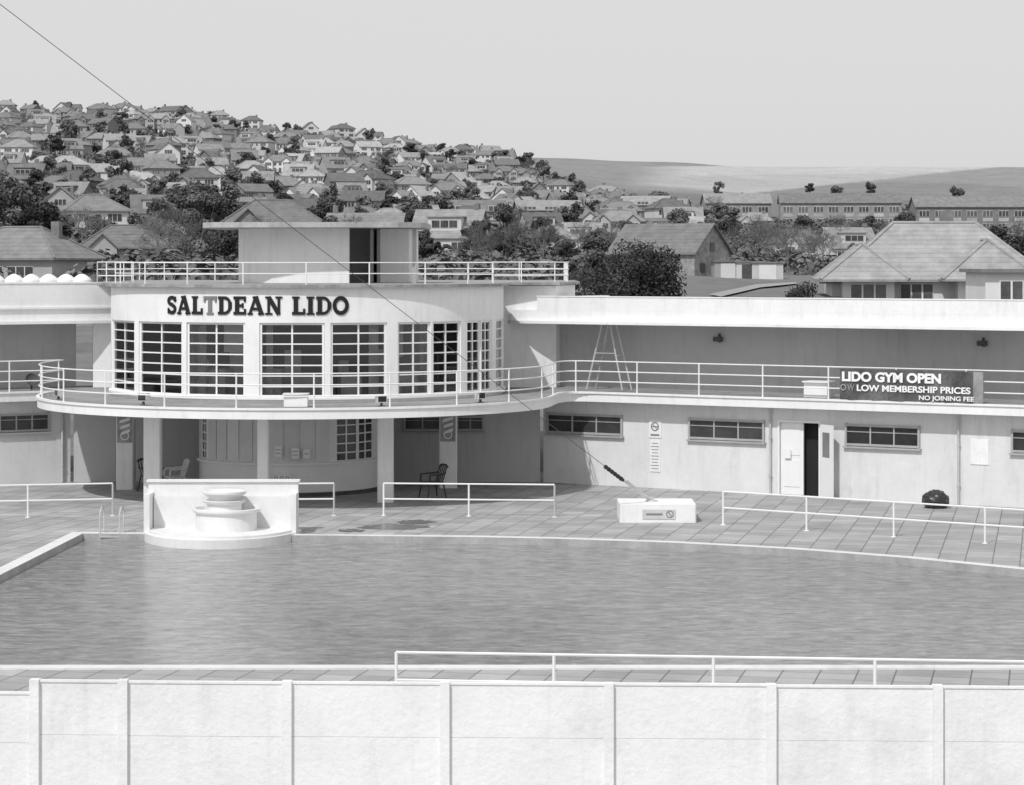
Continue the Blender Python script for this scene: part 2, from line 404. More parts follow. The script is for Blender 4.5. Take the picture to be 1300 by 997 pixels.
out=nt.nodes.new('ShaderNodeOutputMaterial'); mx=nt.nodes.new('ShaderNodeMixShader'); tr=nt.nodes.new('ShaderNodeBsdfTransparent'); gl=nt.nodes.new('ShaderNodeBsdfGlossy')
tr.inputs[0].default_value=(.88,.88,.88,1); gl.inputs['Roughness'].default_value=.03; fr=nt.nodes.new('ShaderNodeFresnel'); fr.inputs[0].default_value=1.55
nt.links.new(fr.outputs[0],mx.inputs[0]);nt.links.new(tr.outputs[0],mx.inputs[1]);nt.links.new(gl.outputs[0],mx.inputs[2]);nt.links.new(mx.outputs[0],out.inputs[0])
def winlocal(mbf,mbg,p0,p1,z0,z1,cols,rows,bar=.035,fr=.06,depth=.08):
    a=Vector(p0);b=Vector(p1);L=(b-a).length;rz=math.atan2(b.y-a.y,b.x-a.x);H=z1-z0
    def put(m,u,z,w,h,d):
        c=a+(b-a)*(u/L); m.box((c.x,c.y,z),(w,d,h),rz)
    put(mbf,fr/2,(z0+z1)/2,fr,H,depth);put(mbf,L-fr/2,(z0+z1)/2,fr,H,depth)
    put(mbf,L/2,z0+fr/2,L-2*fr,fr,depth*.98);put(mbf,L/2,z1-fr/2,L-2*fr,fr,depth*.98)
    for i in range(1,cols): put(mbf,L*i/cols,(z0+z1)/2,bar*1.3,H-2*fr,depth*.7)
    for j in range(1,rows): put(mbf,L/2,z0+H*j/rows,L-2*fr,bar,depth*.55)
    put(mbg,L/2,(z0+z1)/2,L-2*fr,H-2*fr,.012)
def ap(c,r,a): return (c[0]+r*math.sin(math.radians(a)),c[1]-r*math.cos(math.radians(a)))
def sub(m,name,mat,fo):
    o=m.build(name,mat,None); o.parent=fo; o.location=o.location-fo.location; return o
for k,(a,b,c) in enumerate(wins):
    f,g=MB(),MB(); winlocal(f,g,ap(DC,DR-.08,a),ap(DC,DR-.08,b),2.96,4.99,c,7,bar=.036,fr=.06)
    fo=f.build('window',whiteclean,bld); sub(g,'pane',tglass,fo)
    bl={1:[(1,6,1.95),(12,17,.6)],2:[(1,4,1.95),(10,17.5,.75)],3:[(1,3,1.95)],4:[(12,15,1.95)],5:[(1,4,.9)],7:[(0,3,1.95)]}
    for (q0,q1,h) in bl.get(k,[]):
        m=MB(); p=ap(DC,DR-.4,a+q0);q=ap(DC,DR-.4,a+q1)
        rz=math.atan2(q[1]-p[1],q[0]-p[0]); m.box(((p[0]+q[0])/2,(p[1]+q[1])/2,4.92-h/2),(math.dist(p,q),.03,h),rz); sub(m,'blind',curtain,fo)
mb=MB()
rail(mb,[p+(6.03,) for p in arc(DC,DR-.1,75,-75,40)],.6,(.3,.6),1.75,.014,.02)
rail(mb,[(-12.7,77.2,6.03),(-12.7,87,6.03),(1.8,87,6.03),(1.8,80,6.03),(1.1,77.2,6.03),(-.6,77.2,6.03)],.62,(.2,.4,.62),1.75,.014,.02)
rail(mb,[(-12.7,77.2,6.03),(-11.6,77.2,6.03)],.62,(.2,.4,.62),1.7,.014,.02)
mb.build('roof_railing',whiteclean,bld)
mb=MB()
cp=[(-8.15,77.5),(-8.2,75.6),(-8.1,74.8),(-7.7,74.1),(-7.0,73.7),(-6.0,73.55),(-4.75,73.5),(-4.75,73.7),(-5.9,73.75),(-6.9,73.9),(-7.5,74.25),(-7.9,74.9),(-8.0,75.6),(-7.95,77.3),(-3.1,77.3),(-3.0,76.6),(-3.0,76.2),(-3.2,75.9),(-3.95,75.7),(-3.95,75.55),(-3.1,75.75),(-2.85,76.2),(-2.85,76.7),(-2.9,77.5)]
mb.prism(cp,6.034,7.64); mb.build('roof_cabin_wall',white,bld)
mb=MB(); mb.box((-4.2,76.3,6.83),(.1,1.6,1.6)); mb.build('cabin_partition',greywall,bld)
mb=MB(); mb.prism([(-9.0,77.8),(-9.2,75),(-9.0,73.4),(-8.6,72.8),(-7.5,72.6),(-4.2,72.55),(-3.3,72.7),(-2.65,73.3),(-2.5,74.2),(-2.5,77.8)],7.645,7.8)
mb.build('cabin_canopy',M('weathered_concrete',.4,.9,.25,1.5,streak=.4),bld)
mb=MB(); mb.box((-2.85,73.6,6.83),(.12,.12,1.61));mb.box((-4.0,75.5,6.83),(.08,.08,1.6)); mb.build('cabin_post',frameg,bld)
GC=(-6.5,73.9);GR=2.65
mb=MB()
gw=[(-82,-60),(34,70)]
mb.ring(*GC,GR-.2,GR,-120,-82,0,ZB0-.002,10); mb.ring(*GC,GR-.2,GR,-60,34,0,ZB0-.002,28); mb.ring(*GC,GR-.2,GR,70,120,0,ZB0-.002,12)
for a,b in gw: mb.ring(*GC,GR-.2,GR,a,b,0,.95,8); mb.ring(*GC,GR-.2,GR,a,b,2.25,ZB0-.002,8)
mb.build('kiosk_wall',M('kiosk_paint',.78,.7,.05,1),bld)
for a,b in gw:
    half=(a+b)/2
    for c,d in ((a,half),(half,b)):
        f,g=MB(),MB(); winlocal(f,g,ap(GC,GR-.05,c),ap(GC,GR-.05,d),.95,2.25,2,5,bar=.035,fr=.05)
        fo=f.build('window',whiteclean,bld); sub(g,'pane',glassd,fo)
for i in range(9):
    a=-56+i*9.5; mb=MB(); mb.ring(*GC,GR+.001,GR+.04,a+.6,a+8.9,1.0,2.25,3); mb.build('shutter_panel',M('shutter_paint',.68,.6,.06,2,rnd=.08),bld)
mb=MB(); mb.ring(*GC,GR+.002,GR+.1,-75,75,.9,.96,40); mb.build('counter_shelf',whiteclean,bld)
mb=MB(); mb.ring(*GC,GR+.002,GR+.02,-95,95,0.004,.12,40); mb.build('skirting',iron,bld)
def pil(x,y,w):
    mb=MB(); d=w; c=.03
    mb.prism([(x-w/2+c,y-d/2),(x+w/2-c,y-d/2),(x+w/2,y-d/2+c),(x+w/2,y+d/2-c),(x+w/2-c,y+d/2),(x-w/2+c,y+d/2),(x-w/2,y+d/2-c),(x-w/2,y-d/2+c)],0.002,ZB0-.002)
    return mb.build('pillar',white,bld)
pil(-9.9,69.5,.46);pil(-3.5,69.8,.44);pil(-6.75,68.4,.3);pil(-11.3,73.8,.5);pil(-1.88,74.3,.52)
def bandwin(W,t0,t1,z0,z1,n,out=0.0,par=bld):
    f,g=MB(),MB()
    W.box(f,t0,t1,out+.005,out+.07,z0,z0+.06);W.box(f,t0,t1,out+.005,out+.07,z1-.06,z1);W.box(f,t0-.06,t0,out+.005,out+.07,z0-.02,z1+.02);W.box(f,t1,t1+.06,out+.005,out+.07,z0-.02,z1+.02)
    W.box(f,t0-.1,t1+.1,out+.005,out+.1,z0-.07,z0-.021)
    for i in range(1,n): t=t0+(t1-t0)*i/n; W.box(f,t-.02,t+.02,out+.005,out+.05,z0+.06,z1-.06)
    W.box(f,t0,t1,out+.005,out+.045,(z0+z1)/2+.08,(z0+z1)/2+.1)
    W.box(g,t0,t1,out+.005,out+.02,z0+.06,z1-.06)
    fo=f.build('window',frameg,par); sub(g,'pane',glassd,fo)
WC=Wing(-13.3,76.2,1,0,0,-1)
for a,b in ((515,558),(582,612)): bandwin(WC,WC.t(a),WC.t(b),1.55,2.0,2)
for (a,b) in ((697,789),(877,969),(1076,1166),(1287,1375)):
    t0,t1=WR.t(a),WR.t(b); bandwin(WR,t0,t1,1.5,2.1,3)
for (a,b) in ((0,60),(-75,-15)):
    t1,t0=WL.t(a),WL.t(b); bandwin(WL,t0,t1,1.58,2.12,3)
mb=MB(); WR.box(mb,td0,td0+.05,-.2,.04,0.004,2.14);WR.box(mb,td1-.05,td1,-.2,.04,0.004,2.14);WR.box(mb,td0+.05,td1-.05,-.2,.04,2.08,2.14); mb.build('door_frame',whiteclean,bld)
mb=MB(); WR.box(mb,td0+.06,tm,-.1,-.05,.02,2.07); 
for z in (.25,1.15): WR.box(mb,td0+.16,tm-.1,-.05,-.035,z,z+.75,0)
mb.build('door',whiteclean,bld)
h=WR.p(td1+.02,.06); a=Vector(h);b=Vector((h[0]+.27,h[1]-.66));rz=math.atan2(b.y-a.y,b.x-a.x);m_=(a+b)/2
mb=MB(); mb.box((m_.x,m_.y,1.04),((b-a).length,.045,2.05),rz); dd_=mb.build('door',whiteclean,bld); dd_['label']='open door leaf with dark glazed panel'
mb=MB(); mb.box((m_.x,m_.y,1.5),((b-a).length*.55,.056,.7),rz); sub(mb,'pane',M('grey_pane',.2,.2,.2,1),dd_)
for px,W,z1 in ((681,WR,ZB0),(978,WR,ZB0),(1217,WR,ZB0),(79,WL,ZB0)):
    t=W.t(px,.06); mb=MB(); mb.tube(W.p(t,.07,0.004),W.p(t,.07,z1),.035,8)
    for z in (.5,1.6): mb.tube(W.p(t,.07,z),W.p(t,.07,z+.06),.05,8)
    mb.build('downpipe',M('pipe_paint',.5,.6),bld)
t=WL.t(118,UO); mb=MB(); mb.tube(WL.p(t,UO+.06,ZB1+.04),WL.p(t,UO+.06,4.78),.035,8); mb.build('downpipe',MATS['pipe_paint'],bld)
# ------------------------------------------------------------ lettering on rotunda
def strip(pts,w):
    P=[Vector(p) for p in pts];n=len(P);Lf=[];Rt=[]
    for i in range(n):
        if i==0:d=P[1]-P[0]
        elif i==n-1:d=P[-1]-P[-2]
        else:d=(P[i+1]-P[i]).normalized()+(P[i]-P[i-1]).normalized()
        d.normalize();nn=Vector((-d.y,d.x))*w/2; Lf.append(P[i]+nn);Rt.append(P[i]-nn)
    return Lf,Rt
def oval(cx,cy,rx,ry,a0,a1,n=20): return [(cx+rx*math.cos(math.radians(a0+(a1-a0)*i/n)),cy+ry*math.sin(math.radians(a0+(a1-a0)*i/n))) for i in range(n+1)]
def hb(x0,x1,y): return [(x0,y),((x0+x1)/2,y),(x1,y)]
G={
'S':(.72,[([(.66,.72)]+oval(.36,.73,.26,.19,15,250,14)+[(.40,.52)]+oval(.36,.28,.26,.2,70,-165,14),.19),([(.64,.68),(.64,.97)],.09),([(.08,.03),(.08,.34)],.09)]),
'A':(1.0,[([(.12,0),(.5,1)],.15),([(.5,1),(.86,0)],.26),(hb(.25,.75,.32),.14),(hb(0,.32,.05),.1),(hb(.64,1.0,.05),.1),(hb(.32,.6,.94),.12)]),
'L':(.8,[([(.25,0),(.25,1)],.26),(hb(.03,.8,.08),.16),(hb(.03,.47,.95),.1),([(.73,0),(.73,.34)],.12)]),
'T':(.86,[([(.43,0),(.43,1)],.26),(hb(0,.86,.92),.16),(hb(.2,.66,.05),.1),([(.06,.68),(.06,1)],.12),([(.8,.68),(.8,1)],.12)]),
'D':(.92,[([(.24,0),(.24,1)],.26),([(.03,.92),(.45,.92)]+oval(.45,.5,.36,.42,88,-88,18)+[(.03,.08)],.16),([(.79,.3),(.80,.5),(.79,.7)],.22)]),
'E':(.82,[([(.25,0),(.25,1)],.26),(hb(.03,.8,.08),.16),(hb(.03,.78,.92),.16),(hb(.3,.6,.5),.14),([(.74,0),(.74,.32)],.12),([(.73,.7),(.73,1)],.12),([(.6,.36),(.6,.64)],.1)]),
'N':(.98,[([(.2,0),(.2,1)],.15),([(.8,0),(.8,1)],.15),([(.2,.97),(.8,.03)],.25),(hb(0,.42,.05),.1),(hb(0,.3,.95),.1),(hb(.6,1.0,.95),.1)]),
'I':(.46,[([(.23,0),(.23,1)],.27),(hb(0,.46,.05),.1),(hb(0,.46,.95),.1)]),
'O':(.96,[(oval(.48,.5,.37,.41,0,360,28),.22),]),
}
sign=thing('building_sign','black slab serif building name letters on the curved wall','sign',(ap(DC,DR+.02,-11.7)+(5.22,)))
LH=.5; A0_,A1_=-37.8,15.6; txt='SALTDEAN LIDO'; tot=sum((G[c][0] if c!=' ' else .42)+.07 for c in txt)-.07
W0=(A1_-A0_)*math.pi/180*(DR+.03); sc=W0/tot; x=0
for ch in txt:
    if ch==' ': x+=.49; continue
    w,sts=G[ch]; mb=MB()
    for si,(pts,wd) in enumerate(sts):
        Lf,Rt=strip(pts,wd)
        def P3(p,dep):
            a=math.radians(A0_)+((x+p.x)*sc)/(DR+.03); r=DR+dep
            return (DC[0]+r*math.sin(a),DC[1]-r*math.cos(a),5.21+p.y*LH)
        dd=.03+.0012*si; n=len(Lf)
        vs=[P3(p,dd) for p in Lf]+[P3(p,dd) for p in Rt]+[P3(p,.004) for p in Lf]+[P3(p,.004) for p in Rt]
        fs=[]
        for i in range(n-1):
            fs+=[(i,n+i,n+i+1,i+1),(i,i+1,2*n+i+1,2*n+i),(n+i,3*n+i,3*n+i+1,n+i+1)]
        fs+=[(0,2*n,3*n,n),(n-1,2*n-1,4*n-1,3*n-1)]
        mb.add(vs,fs)
    lo=mb.build('letter_'+ch.lower(),lettergrey if ch=='T' else letterm,sign)
    if ch=='T': lo['label']='faded grey letter T'
    x+=w+.07
# ------------------------------------------------------------ banner
tb0,tb1=WR.t(1066,.55),WR.t(1248,.55)
zt=3.67; zb=2.82
ban=thing('gym_banner','dark gym advertising banner tied to the balcony railing','banner',WR.p((tb0+tb1)/2,.53,zb),WR.rz)
Lb=tb1-tb0
mb=MB(); nx=60
vs=[];fs=[]
for i in range(nx+1):
    for k in range(5):
        z=k/4; vs.append((-Lb/2+Lb*i/nx, -.012+.012*math.sin(i*.9+z*2)*noise.noise(Vector((i*.13,z*2,0)))*1.4, z*(zt-zb)-.02*abs(math.sin(i*.32))*(1 if k==0 else 0)))
for i in range(nx):
    for k in range(4): fs.append((i*5+k,i*5+5+k,i*5+6+k,i*5+1+k))
for f_i,f_ in enumerate(fs): mb.add([vs[j] for j in f_],[(0,1,2,3)],1 if f_i//4>nx*.92 else 0)
ch_('banner_cloth',mb,[bdark,bgrey],ban)
def put_text(par,txt,size,x,z,bold,mat,width=None,y=-.04,name='lettering'):
    me=textmesh(txt,size,bold); me.materials.clear(); me.materials.append(mat)
    o=bpy.data.objects.new(name,me); COL.objects.link(o); o.parent=par; o.rotation_euler=(math.pi/2,0,0); o.location=(x,y,z)
    xs=[v.co.x for v in me.vertices]
    if width: k=width/(max(xs)-min(xs)); o.scale=(k,1,1); o.location.x=x-min(xs)*k
    return o
put_text(ban,'LIDO GYM OPEN',.35,-Lb/2+.08,.52,.016,bwhite,2.95)
put_text(ban,'LOW MEMBERSHIP PRICES',.24,-Lb/2+.53,.25,.007,bwhite,3.35)
put_text(ban,'NO JOINING FEE',.17,Lb/2-1.85,.05,.004,bwhite,1.6)
put_text(ban,'O',.25,-Lb/2+.03,.25,.006,bgrey,.18);put_text(ban,'W',.25,-Lb/2+.24,.25,.006,bgrey,.22)
# ------------------------------------------------------------ small signs
def ringpts(mb,cx,cz,r,y=-.016,w=.02):
    n=20
    for i in range(n):
        a=2*math.pi*i/n;b=2*math.pi*(i+1)/n
        mb.add([(cx+r*math.cos(a),y,cz+r*math.sin(a)),(cx+r*math.cos(b),y,cz+r*math.sin(b)),(cx+(r-w)*math.cos(b),y,cz+(r-w)*math.sin(b)),(cx+(r-w)*math.cos(a),y,cz+(r-w)*math.sin(a))],[(0,1,2,3)])
def wall_notice(name,label,W,px,py0,py1,wm,mat,detail):
    t=W.t(px);Y=W.Y(t); z1=gz(py0,Y);z0=gz(py1,Y)
    e=thing(name,label,'sign',W.p(t,.012,z0),W.rz)
    h=z1-z0; mb=MB(); mb.box((0,-.0,h/2),(wm,.02,h)); ch_('sign_panel',mb,mat,e)
    if detail: detail(e,wm,h)
    return e
def det_smoke(e,w,h):
    mb=MB(); r=w*.32; ringpts(mb,0,h*.62,r,w=.035)
    mb.box((0,-.017,h*.62),(r*1.5,.004,.03),0); mb.add([(-r*.7,-.021,h*.62+r*.6),(-r*.6,-.021,h*.62+r*.7),(r*.7,-.021,h*.62-r*.6),(r*.6,-.021,h*.62-r*.7)],[(0,1,2,3)])
    mb.box((0,-.013,h*.16),(w*.7,.008,.05)); ch_('prohibition_symbol',mb,inkg,e)
def det_lines(e,w,h):
    mb=MB(); k=int(h/.09)
    for i in range(1,k): mb.box((0,-.013,h*i/k),(w*(.6+.2*((i*7)%3)/2),.008,.018))
    ch_('printed_lines',mb,inkg,e)
wall_notice('notice_sign','white no smoking sign on the wall',WR,832,533,556,.42,paper,det_smoke)
wall_notice('notice_sign','tall white printed notice on the wall',WR,832,559,599,.34,paper,det_lines)
wall_notice('notice_board','pale blank notice board on the wall',WR,1244,558,590,.52,M('board_pale',.78,.6),None)
wall_notice('notice_sign','small printed notice on the door',WR,1000,570,582,.2,paper,None)
for a,z,w,h,kk in ((0,.62,.5,.24,0),(8,1.3,.22,.3,1),(14.5,1.3,.2,.26,1),(-2,1.35,.2,.3,1)):
    p=ap(GC,GR+.13,a); e=thing('notice_sign','small white warning notice below the kiosk counter' if not kk else 'small printed notice on the kiosk wall','sign',p+(z-.2,),math.radians(a))
    mb=MB(); mb.box((0,.0,h/2),(w,.02,h)); ch_('sign_panel',mb,paper,e)
    if not kk:
        mb=MB()
        for q in (-.16,0,.16): ringpts(mb,q,h*.55,.05,w=.018); mb.box((q,-.013,.04),(.12,.006,.02))
        ch_('warning_symbols',mb,inkg,e)
    else: det_lines(e,w,h)
for x,y in ((-11.3,73.8-.25),(-1.88,74.3-.26)):
    e=thing('ice_cream_poster','grey poster with white slanted lettering on a pillar','poster',(x,y-.015,1.38))
    mb=MB(); mb.box((0,0,.42),(.44,.02,.84)); ch_('poster_panel',mb,M('poster_grey',.33,.5,.3,5),e)
    mb=MB()
    for i in range(3):
        zz=.62-.17*i; mb.add([(-.16+.03*i,-.013,zz-.06),(.14,-.013,zz+.02),(.16,-.013,zz+.12),(-.14+.03*i,-.013,zz+.03)],[(0,1,2,3)])
    ringpts(mb,.0,.2,.13,y=-.014,w=.03); ch_('poster_artwork',mb,paper,e)
# ------------------------------------------------------------ free-standing rails
def deckrail(px0,py0,px1,py1,label,posts,h=.85):
    a=gp(px0,py0);b=gp(px1,py1);L=math.dist(a,b)
    mb=MB(); rail(mb,[a+(0,),b+(0,)],h,(h,h*.52),L/posts,.022,.026)
    for i in range(posts+1):
        p=(a[0]+(b[0]-a[0])*i/posts,a[1]+(b[1]-a[1])*i/posts); mb.lathe((p[0],p[1],.002),[(.07,0),(.07,.015),(.03,.02)],10)
    o=mb.build('safety_railing',whiteclean); tag(o,label,'railing','white poolside railings')
L0='white tubular railing on the pool deck'
deckrail(-74,660,143,655,L0,2);deckrail(316,656,424,655,L0,1);deckrail(487,655,704,657,L0,2);deckrail(918,667,1372,699,L0,4)
Yr=37.3
mb=MB(); pts=[(gx(503,Yr),Yr,0),(gx(1510,Yr-1.1),Yr-1.1,0)]; rail(mb,pts,.85,(.85,.44),2.34,.022,.026); tag(mb.build('safety_railing',whiteclean),'white tubular railing beside the near pool edge','railing','white poolside railings')
# foreground fence
px_posts=[-50,45,157,365,565,773,979,1190,1410]
def fy(px): return 28.95-.45*(px/1300)
for i in range(len(px_posts)-1):
    a,b=px_posts[i],px_posts[i+1]
    e=thing('fence_panel','white painted concrete fence panel with post','fence',(gx(a,fy(a)),fy(a),0),math.atan2(fy(b)-fy(a),gx(b,fy(b))-gx(a,fy(a))),'white concrete fence around the pool')
    L=math.dist((gx(a,fy(a)),fy(a)),(gx(b,fy(b)),fy(b)))
    h=1.8 if b>50 else 1.66; dz=R.uniform(-.006,.006)
    mb=MB(); nb=3
    for k in range(nb):
        z0=h*k/nb; mb.box((L/2,R.uniform(-.002,.002),z0+h/nb/2+dz),(L-.03,.05,h/nb-.003))
    mb.box((L/2,0.0,h+dz+.014),(L-.03,.075,.025))
    ch_('panel',mb,fence,e)
    mb=MB(); mb.box((0,-.02,h/2+.016),(.11,.13,h+.04)); ch_('post',mb,fence,e)
# ------------------------------------------------------------ fountain
fx=-7.1;fyb=61.95
ft=thing('pool_fountain','white tiered art deco fountain at the pool edge','fountain',(fx,fyb,0))
mb=MB()
mb.box((fx,fyb+.12,.63),(3.68,.2,1.22)); mb.box((fx,fyb+.12,1.26),(3.76,.3,.05))
for sx in (-1,1): mb.box((fx+sx*1.78,fyb-.3,.5),(.14,.8,.98)); 
mb.box((fx,fyb-.06,.45),(3.38,.14,.9)); mb.build('back_wall',fount,ft)
mb=MB(); pl=[(fx+1.92*math.cos(t),fyb+.1-2.6*math.sin(t)) for t in [math.pi*i/40 for i in range(41)]]
mb.prism(pl,-.9,.07); pl2=[(fx+1.84*math.cos(t),fyb+.05-2.4*math.sin(t)) for t in [math.pi*i/40 for i in range(41)]]; mb.prism(pl2,.07,.13); mb.build('plinth',fount,ft)
c=(fx+.15,fyb-.6,0.13)
mb=MB(); mb.lathe(c,[(.74,0),(.74,.42),(.80,.44),(.82,.47),(.82,.52),(.76,.53),(.72,.45)],48); mb.build('lower_basin',fount,ft)
mb=MB(); mb.lathe((c[0]-.05,c[1],.6),[(.42,0),(.42,.16),(.5,.2),(.52,.24),(.47,.25)],40); mb.build('middle_basin',fount,ft)
mb=MB(); mb.lathe((c[0]-.05,c[1],.85),[(.36,0),(.4,.08),(.5,.14),(.53,.17),(.53,.22),(.48,.23),(.42,.17)],40); mb.build('upper_basin',fount,ft)
# ------------------------------------------------------------ anchor block, cable
bx0,by0=gp(787,664);bx1,_=gp(884,664)
blk=thing('anchor_block','white concrete anchor block standing on the deck','concrete block',((bx0+bx1)/2,by0+.9,0))
mb=MB(); cx=(bx0+bx1)/2; hh=.46;c=.03
mb.prism([(bx0+c,by0),(bx1-c,by0),(bx1,by0+c),(bx1,by0+1.75),(bx0,by0+1.75),(bx0,by0+c)],.002,hh); mb.build('block_body',white,blk)
mb=MB(); mb.box((cx+.02,by0-.012,.22),(.84,.015,.24)); mb.build('sign_panel',M('sign_grey',.55,.5),blk)
mb=MB(); mb.box((cx-.1,by0-.022,.22),(.42,.006,.05))
r=.1
for i in range(20):
    a=2*math.pi*i/20;b=2*math.pi*(i+1)/20; X0=cx+.3
    mb.add([(X0+r*math.cos(a),by0-.022,.22+r*math.sin(a)),(X0+r*math.cos(b),by0-.022,.22+r*math.sin(b)),(X0+.07*math.cos(b),by0-.022,.22+.07*math.sin(b)),(X0+.07*math.cos(a),by0-.022,.22+.07*math.sin(a))],[(0,1,2,3)])
mb.add([(cx+.24,by0-.024,.27),(cx+.26,by0-.024,.29),(cx+.36,by0-.024,.17),(cx+.34,by0-.024,.15)],[(0,1,2,3)])
mb.build('sign_symbol',inkg,blk)
A=Vector((3.56,65.1,.48)); Bq=Vector((-10.8,48,gz(-48,48)))
def at(px):
    lo,hi=0,1
    for _ in range(40):
        m=(lo+hi)/2;p=A+(Bq-A)*m
        if 650+p.x*F/p.y>px: lo=m
        else: hi=m
    return A+(Bq-A)*lo
cab=thing('guy_cable','long steel guy cable with black turnbuckle sleeve','cable',A)
mb=MB(); mb.tube(at(768),Bq,.0075,6); mb.build('wire',M('steel_wire',.1,.5,.1,3),cab)
mb=MB(); p,q=at(791),at(768); mb.tube(p,q,.045,10)
for i in range(6):
    r_=p+(q-p)*((i+.5)/6); mb.tube(r_,r_+(q-p)*.06,.056,10)
mb.build('sleeve',blackp,cab)
mb=MB(); p=at(791); mb.tube(p,A,.026,8); mb.tube(p+Vector((.08,0,.0)),A+Vector((.08,.0,0)),.02,8); mb.lathe((A.x+.04,A.y,A.z-.02),[(.16,0),(.16,.03),(.06,.05),(.05,.12)],14); mb.build('tension_rod',alu,cab)
# ------------------------------------------------------------ chairs
def chair(x,y,rz,mat,label):
    e=thing('garden_chair',label,'chair',(x,y,0),rz,'plastic poolside chairs')
    mb=MB(); mb.prism([(-.24,-.24),(.24,-.24),(.22,.22),(-.22,.22)],.42,.455); ch_('seat',mb,mat,e)
    mb=MB()
    for i in range(5):
        X=-.19+.095*i; mb.tube((X,.22,.45),(X*1.08,.36,.9),.02,6)
    mb.path([(-.23,.36,.86),(-.12,.37,.92),(.12,.37,.92),(.23,.36,.86)],.03,6); ch_('backrest',mb,mat,e)
    for sx in (-1,1):
        mb=MB(); mb.path([(sx*.27,-.24,.44),(sx*.28,-.22,.66),(sx*.27,.2,.68),(sx*.23,.3,.7)],.025,6); ch_('armrest',mb,mat,e)
        for a,b in ((-.22,-.29),(.22,.3)):
            mb=MB(); mb.tube((sx*.22,a,.43),(sx*.28,b,.0),.028,6,r1=.02); ch_('leg',mb,mat,e)
x,y=gp(549,632); chair(x,y,math.radians(-60),blackp,'black plastic garden chair under the balcony')
chair(-10.45,73.1,math.radians(50),blackp,'black plastic garden chair under the balcony')
chair(-9.75,72.9,math.radians(-65),M('white_plastic',.7,.5),'white plastic garden chair beside the kiosk')
def ladder():
    t=WR.t(771,-.6); e=thing('stepladder','aluminium stepladder standing on the balcony','ladder',WR.p(t,-.7,ZB1+.036),WR.rz)
    for nm,sx in (('front_frame',-1),('rear_frame',1)):
        mb=MB()
        A0=(sx*.62,-.28,0);A1=(sx*.12,-.18,2.05);B0=(sx*.62,.28,0);B1=(sx*.12,.18,2.05)
        mb.tube(A0,A1,.028,6);mb.tube(B0,B1,.028,6)
        for i in range(1,8):
            k=i/8; a=Vector(A0).lerp(Vector(A1),k);b=Vector(B0).lerp(Vector(B1),k)
            if sx<0 or i in(1,4): mb.tube(a,b,.022,6)
        ch_(nm,mb,alu,e)
    mb=MB(); mb.box((0,0,2.06),(.34,.42,.04)); ch_('top_platform',mb,alu,e)
    mb=MB(); mb.tube((-.35,-.23,1.1),(.35,-.23,1.1),.012,5); ch_('brace',mb,alu,e)
ladder()
def lampbox(x,y,z,rz,label,s=1.0):
    e=thing('floodlight',label,'light',(x,y,z),rz,'balcony floodlights')
    mb=MB(); mb.prism([(-.17*s,-.08*s),(.17*s,-.08*s),(.2*s,.08*s),(-.2*s,.08*s)],.12*s,.36*s); ch_('lamp_housing',mb,alu,e)
    mb=MB(); mb.box((0,-.082*s,.24*s),(.28*s,.01,.18*s)); ch_('lamp_glass',mb,glassd,e)
    mb=MB(); mb.box((0,0,.06*s),(.05,.05,.12*s)); mb.box((0,0,.01),(.2*s,.1*s,.02)); ch_('bracket',mb,iron,e)
for a,s in ((-62,.8),(-30,.9),(22,.8),(47,.8)):
    p=ap(BC,BR-.25,a); lampbox(p[0],p[1],ZB1+.035,math.radians(a),'small floodlight at the balcony edge',s)
mb=MB(); p=ap(BC,BR-.5,4.0); mb.box((p[0],p[1],ZB1+.035+.17),(.62,.4,.32),0); mb.box((p[0],p[1],ZB1+.035+.345),(.68,.46,.03)); mb.box((p[0],p[1],ZB1+.042),(.5,.3,.01))
tag(mb.build('storage_box',whiteclean),'low white box on the balcony floor','box')
t=WR.t(1040,.0); p=WR.p(t,.0); mb=MB(); mb.box((p[0],p[1],ZB1+.036+.22),(.72,.5,.42),WR.rz); mb.box((p[0],p[1],ZB1+.036+.45),(.8,.58,.04),WR.rz)
tag(mb.build('storage_box',whiteclean),'white cool box on the balcony beside the banner','box')
for px,py in ((914,425),(1249,430)):
    t=WR.t(px,UO); Y=WR.Y(t,UO); z=gz(py,Y); q=WR.p(t,UO+.12,z-.2)
    e=thing('wall_lamp','small dark wall lamp under the roof overhang','lamp',q,WR.rz,'wall lamps')
    mb=MB(); mb.prism([(-.12,-.1),(.12,-.1),(.12,.08),(-.12,.08)],0,.14); ch_('lamp_housing',mb,iron,e)
    mb=MB(); mb.box((0,.1,.1),(.05,.06,.26)); ch_('bracket',mb,iron,e)
p=WL.p(WL.t(40,-.2),-.2); e=thing('satellite_dish','small grey satellite dish on the balcony','dish',p+(ZB1+.036,))
mb=MB(); mb.tube((0,0,0),(0,0,.2),.03,8); ch_('mast',mb,iron,e)
mb=MB(); mb.lathe((0,0,0),[(.02,0),(.1,.012),(.16,.04),(.2,.08),(.19,.09),(.15,.05),(.08,.025)],20); o=ch_('dish',mb,iron,e,(0,-.05,.28));o.rotation_euler=(math.radians(65),0,.5)
x,y=gp(1188,645); bm_=MB(); n1,n2=20,28; vs=[];fs=[]
for i in range(n1+1):
    ph=math.pi*i/n1
    for j in range(n2):
        t=2*math.pi*j/n2; d=Vector((math.sin(ph)*math.cos(t),math.sin(ph)*math.sin(t),math.cos(ph)))
        r=.36*(1+.12*noise.noise(d*2.2)+.11*noise.noise(d*5)); zz=d.z*r*.8+.2; vs.append((x+d.x*r,y+d.y*r,max(.004,zz)))
for i in range(n1):
    for j in range(n2): fs.append((i*n2+j,(i+1)*n2+j,(i+1)*n2+(j+1)%n2,i*n2+(j+1)%n2))
bm_.add(vs,fs)
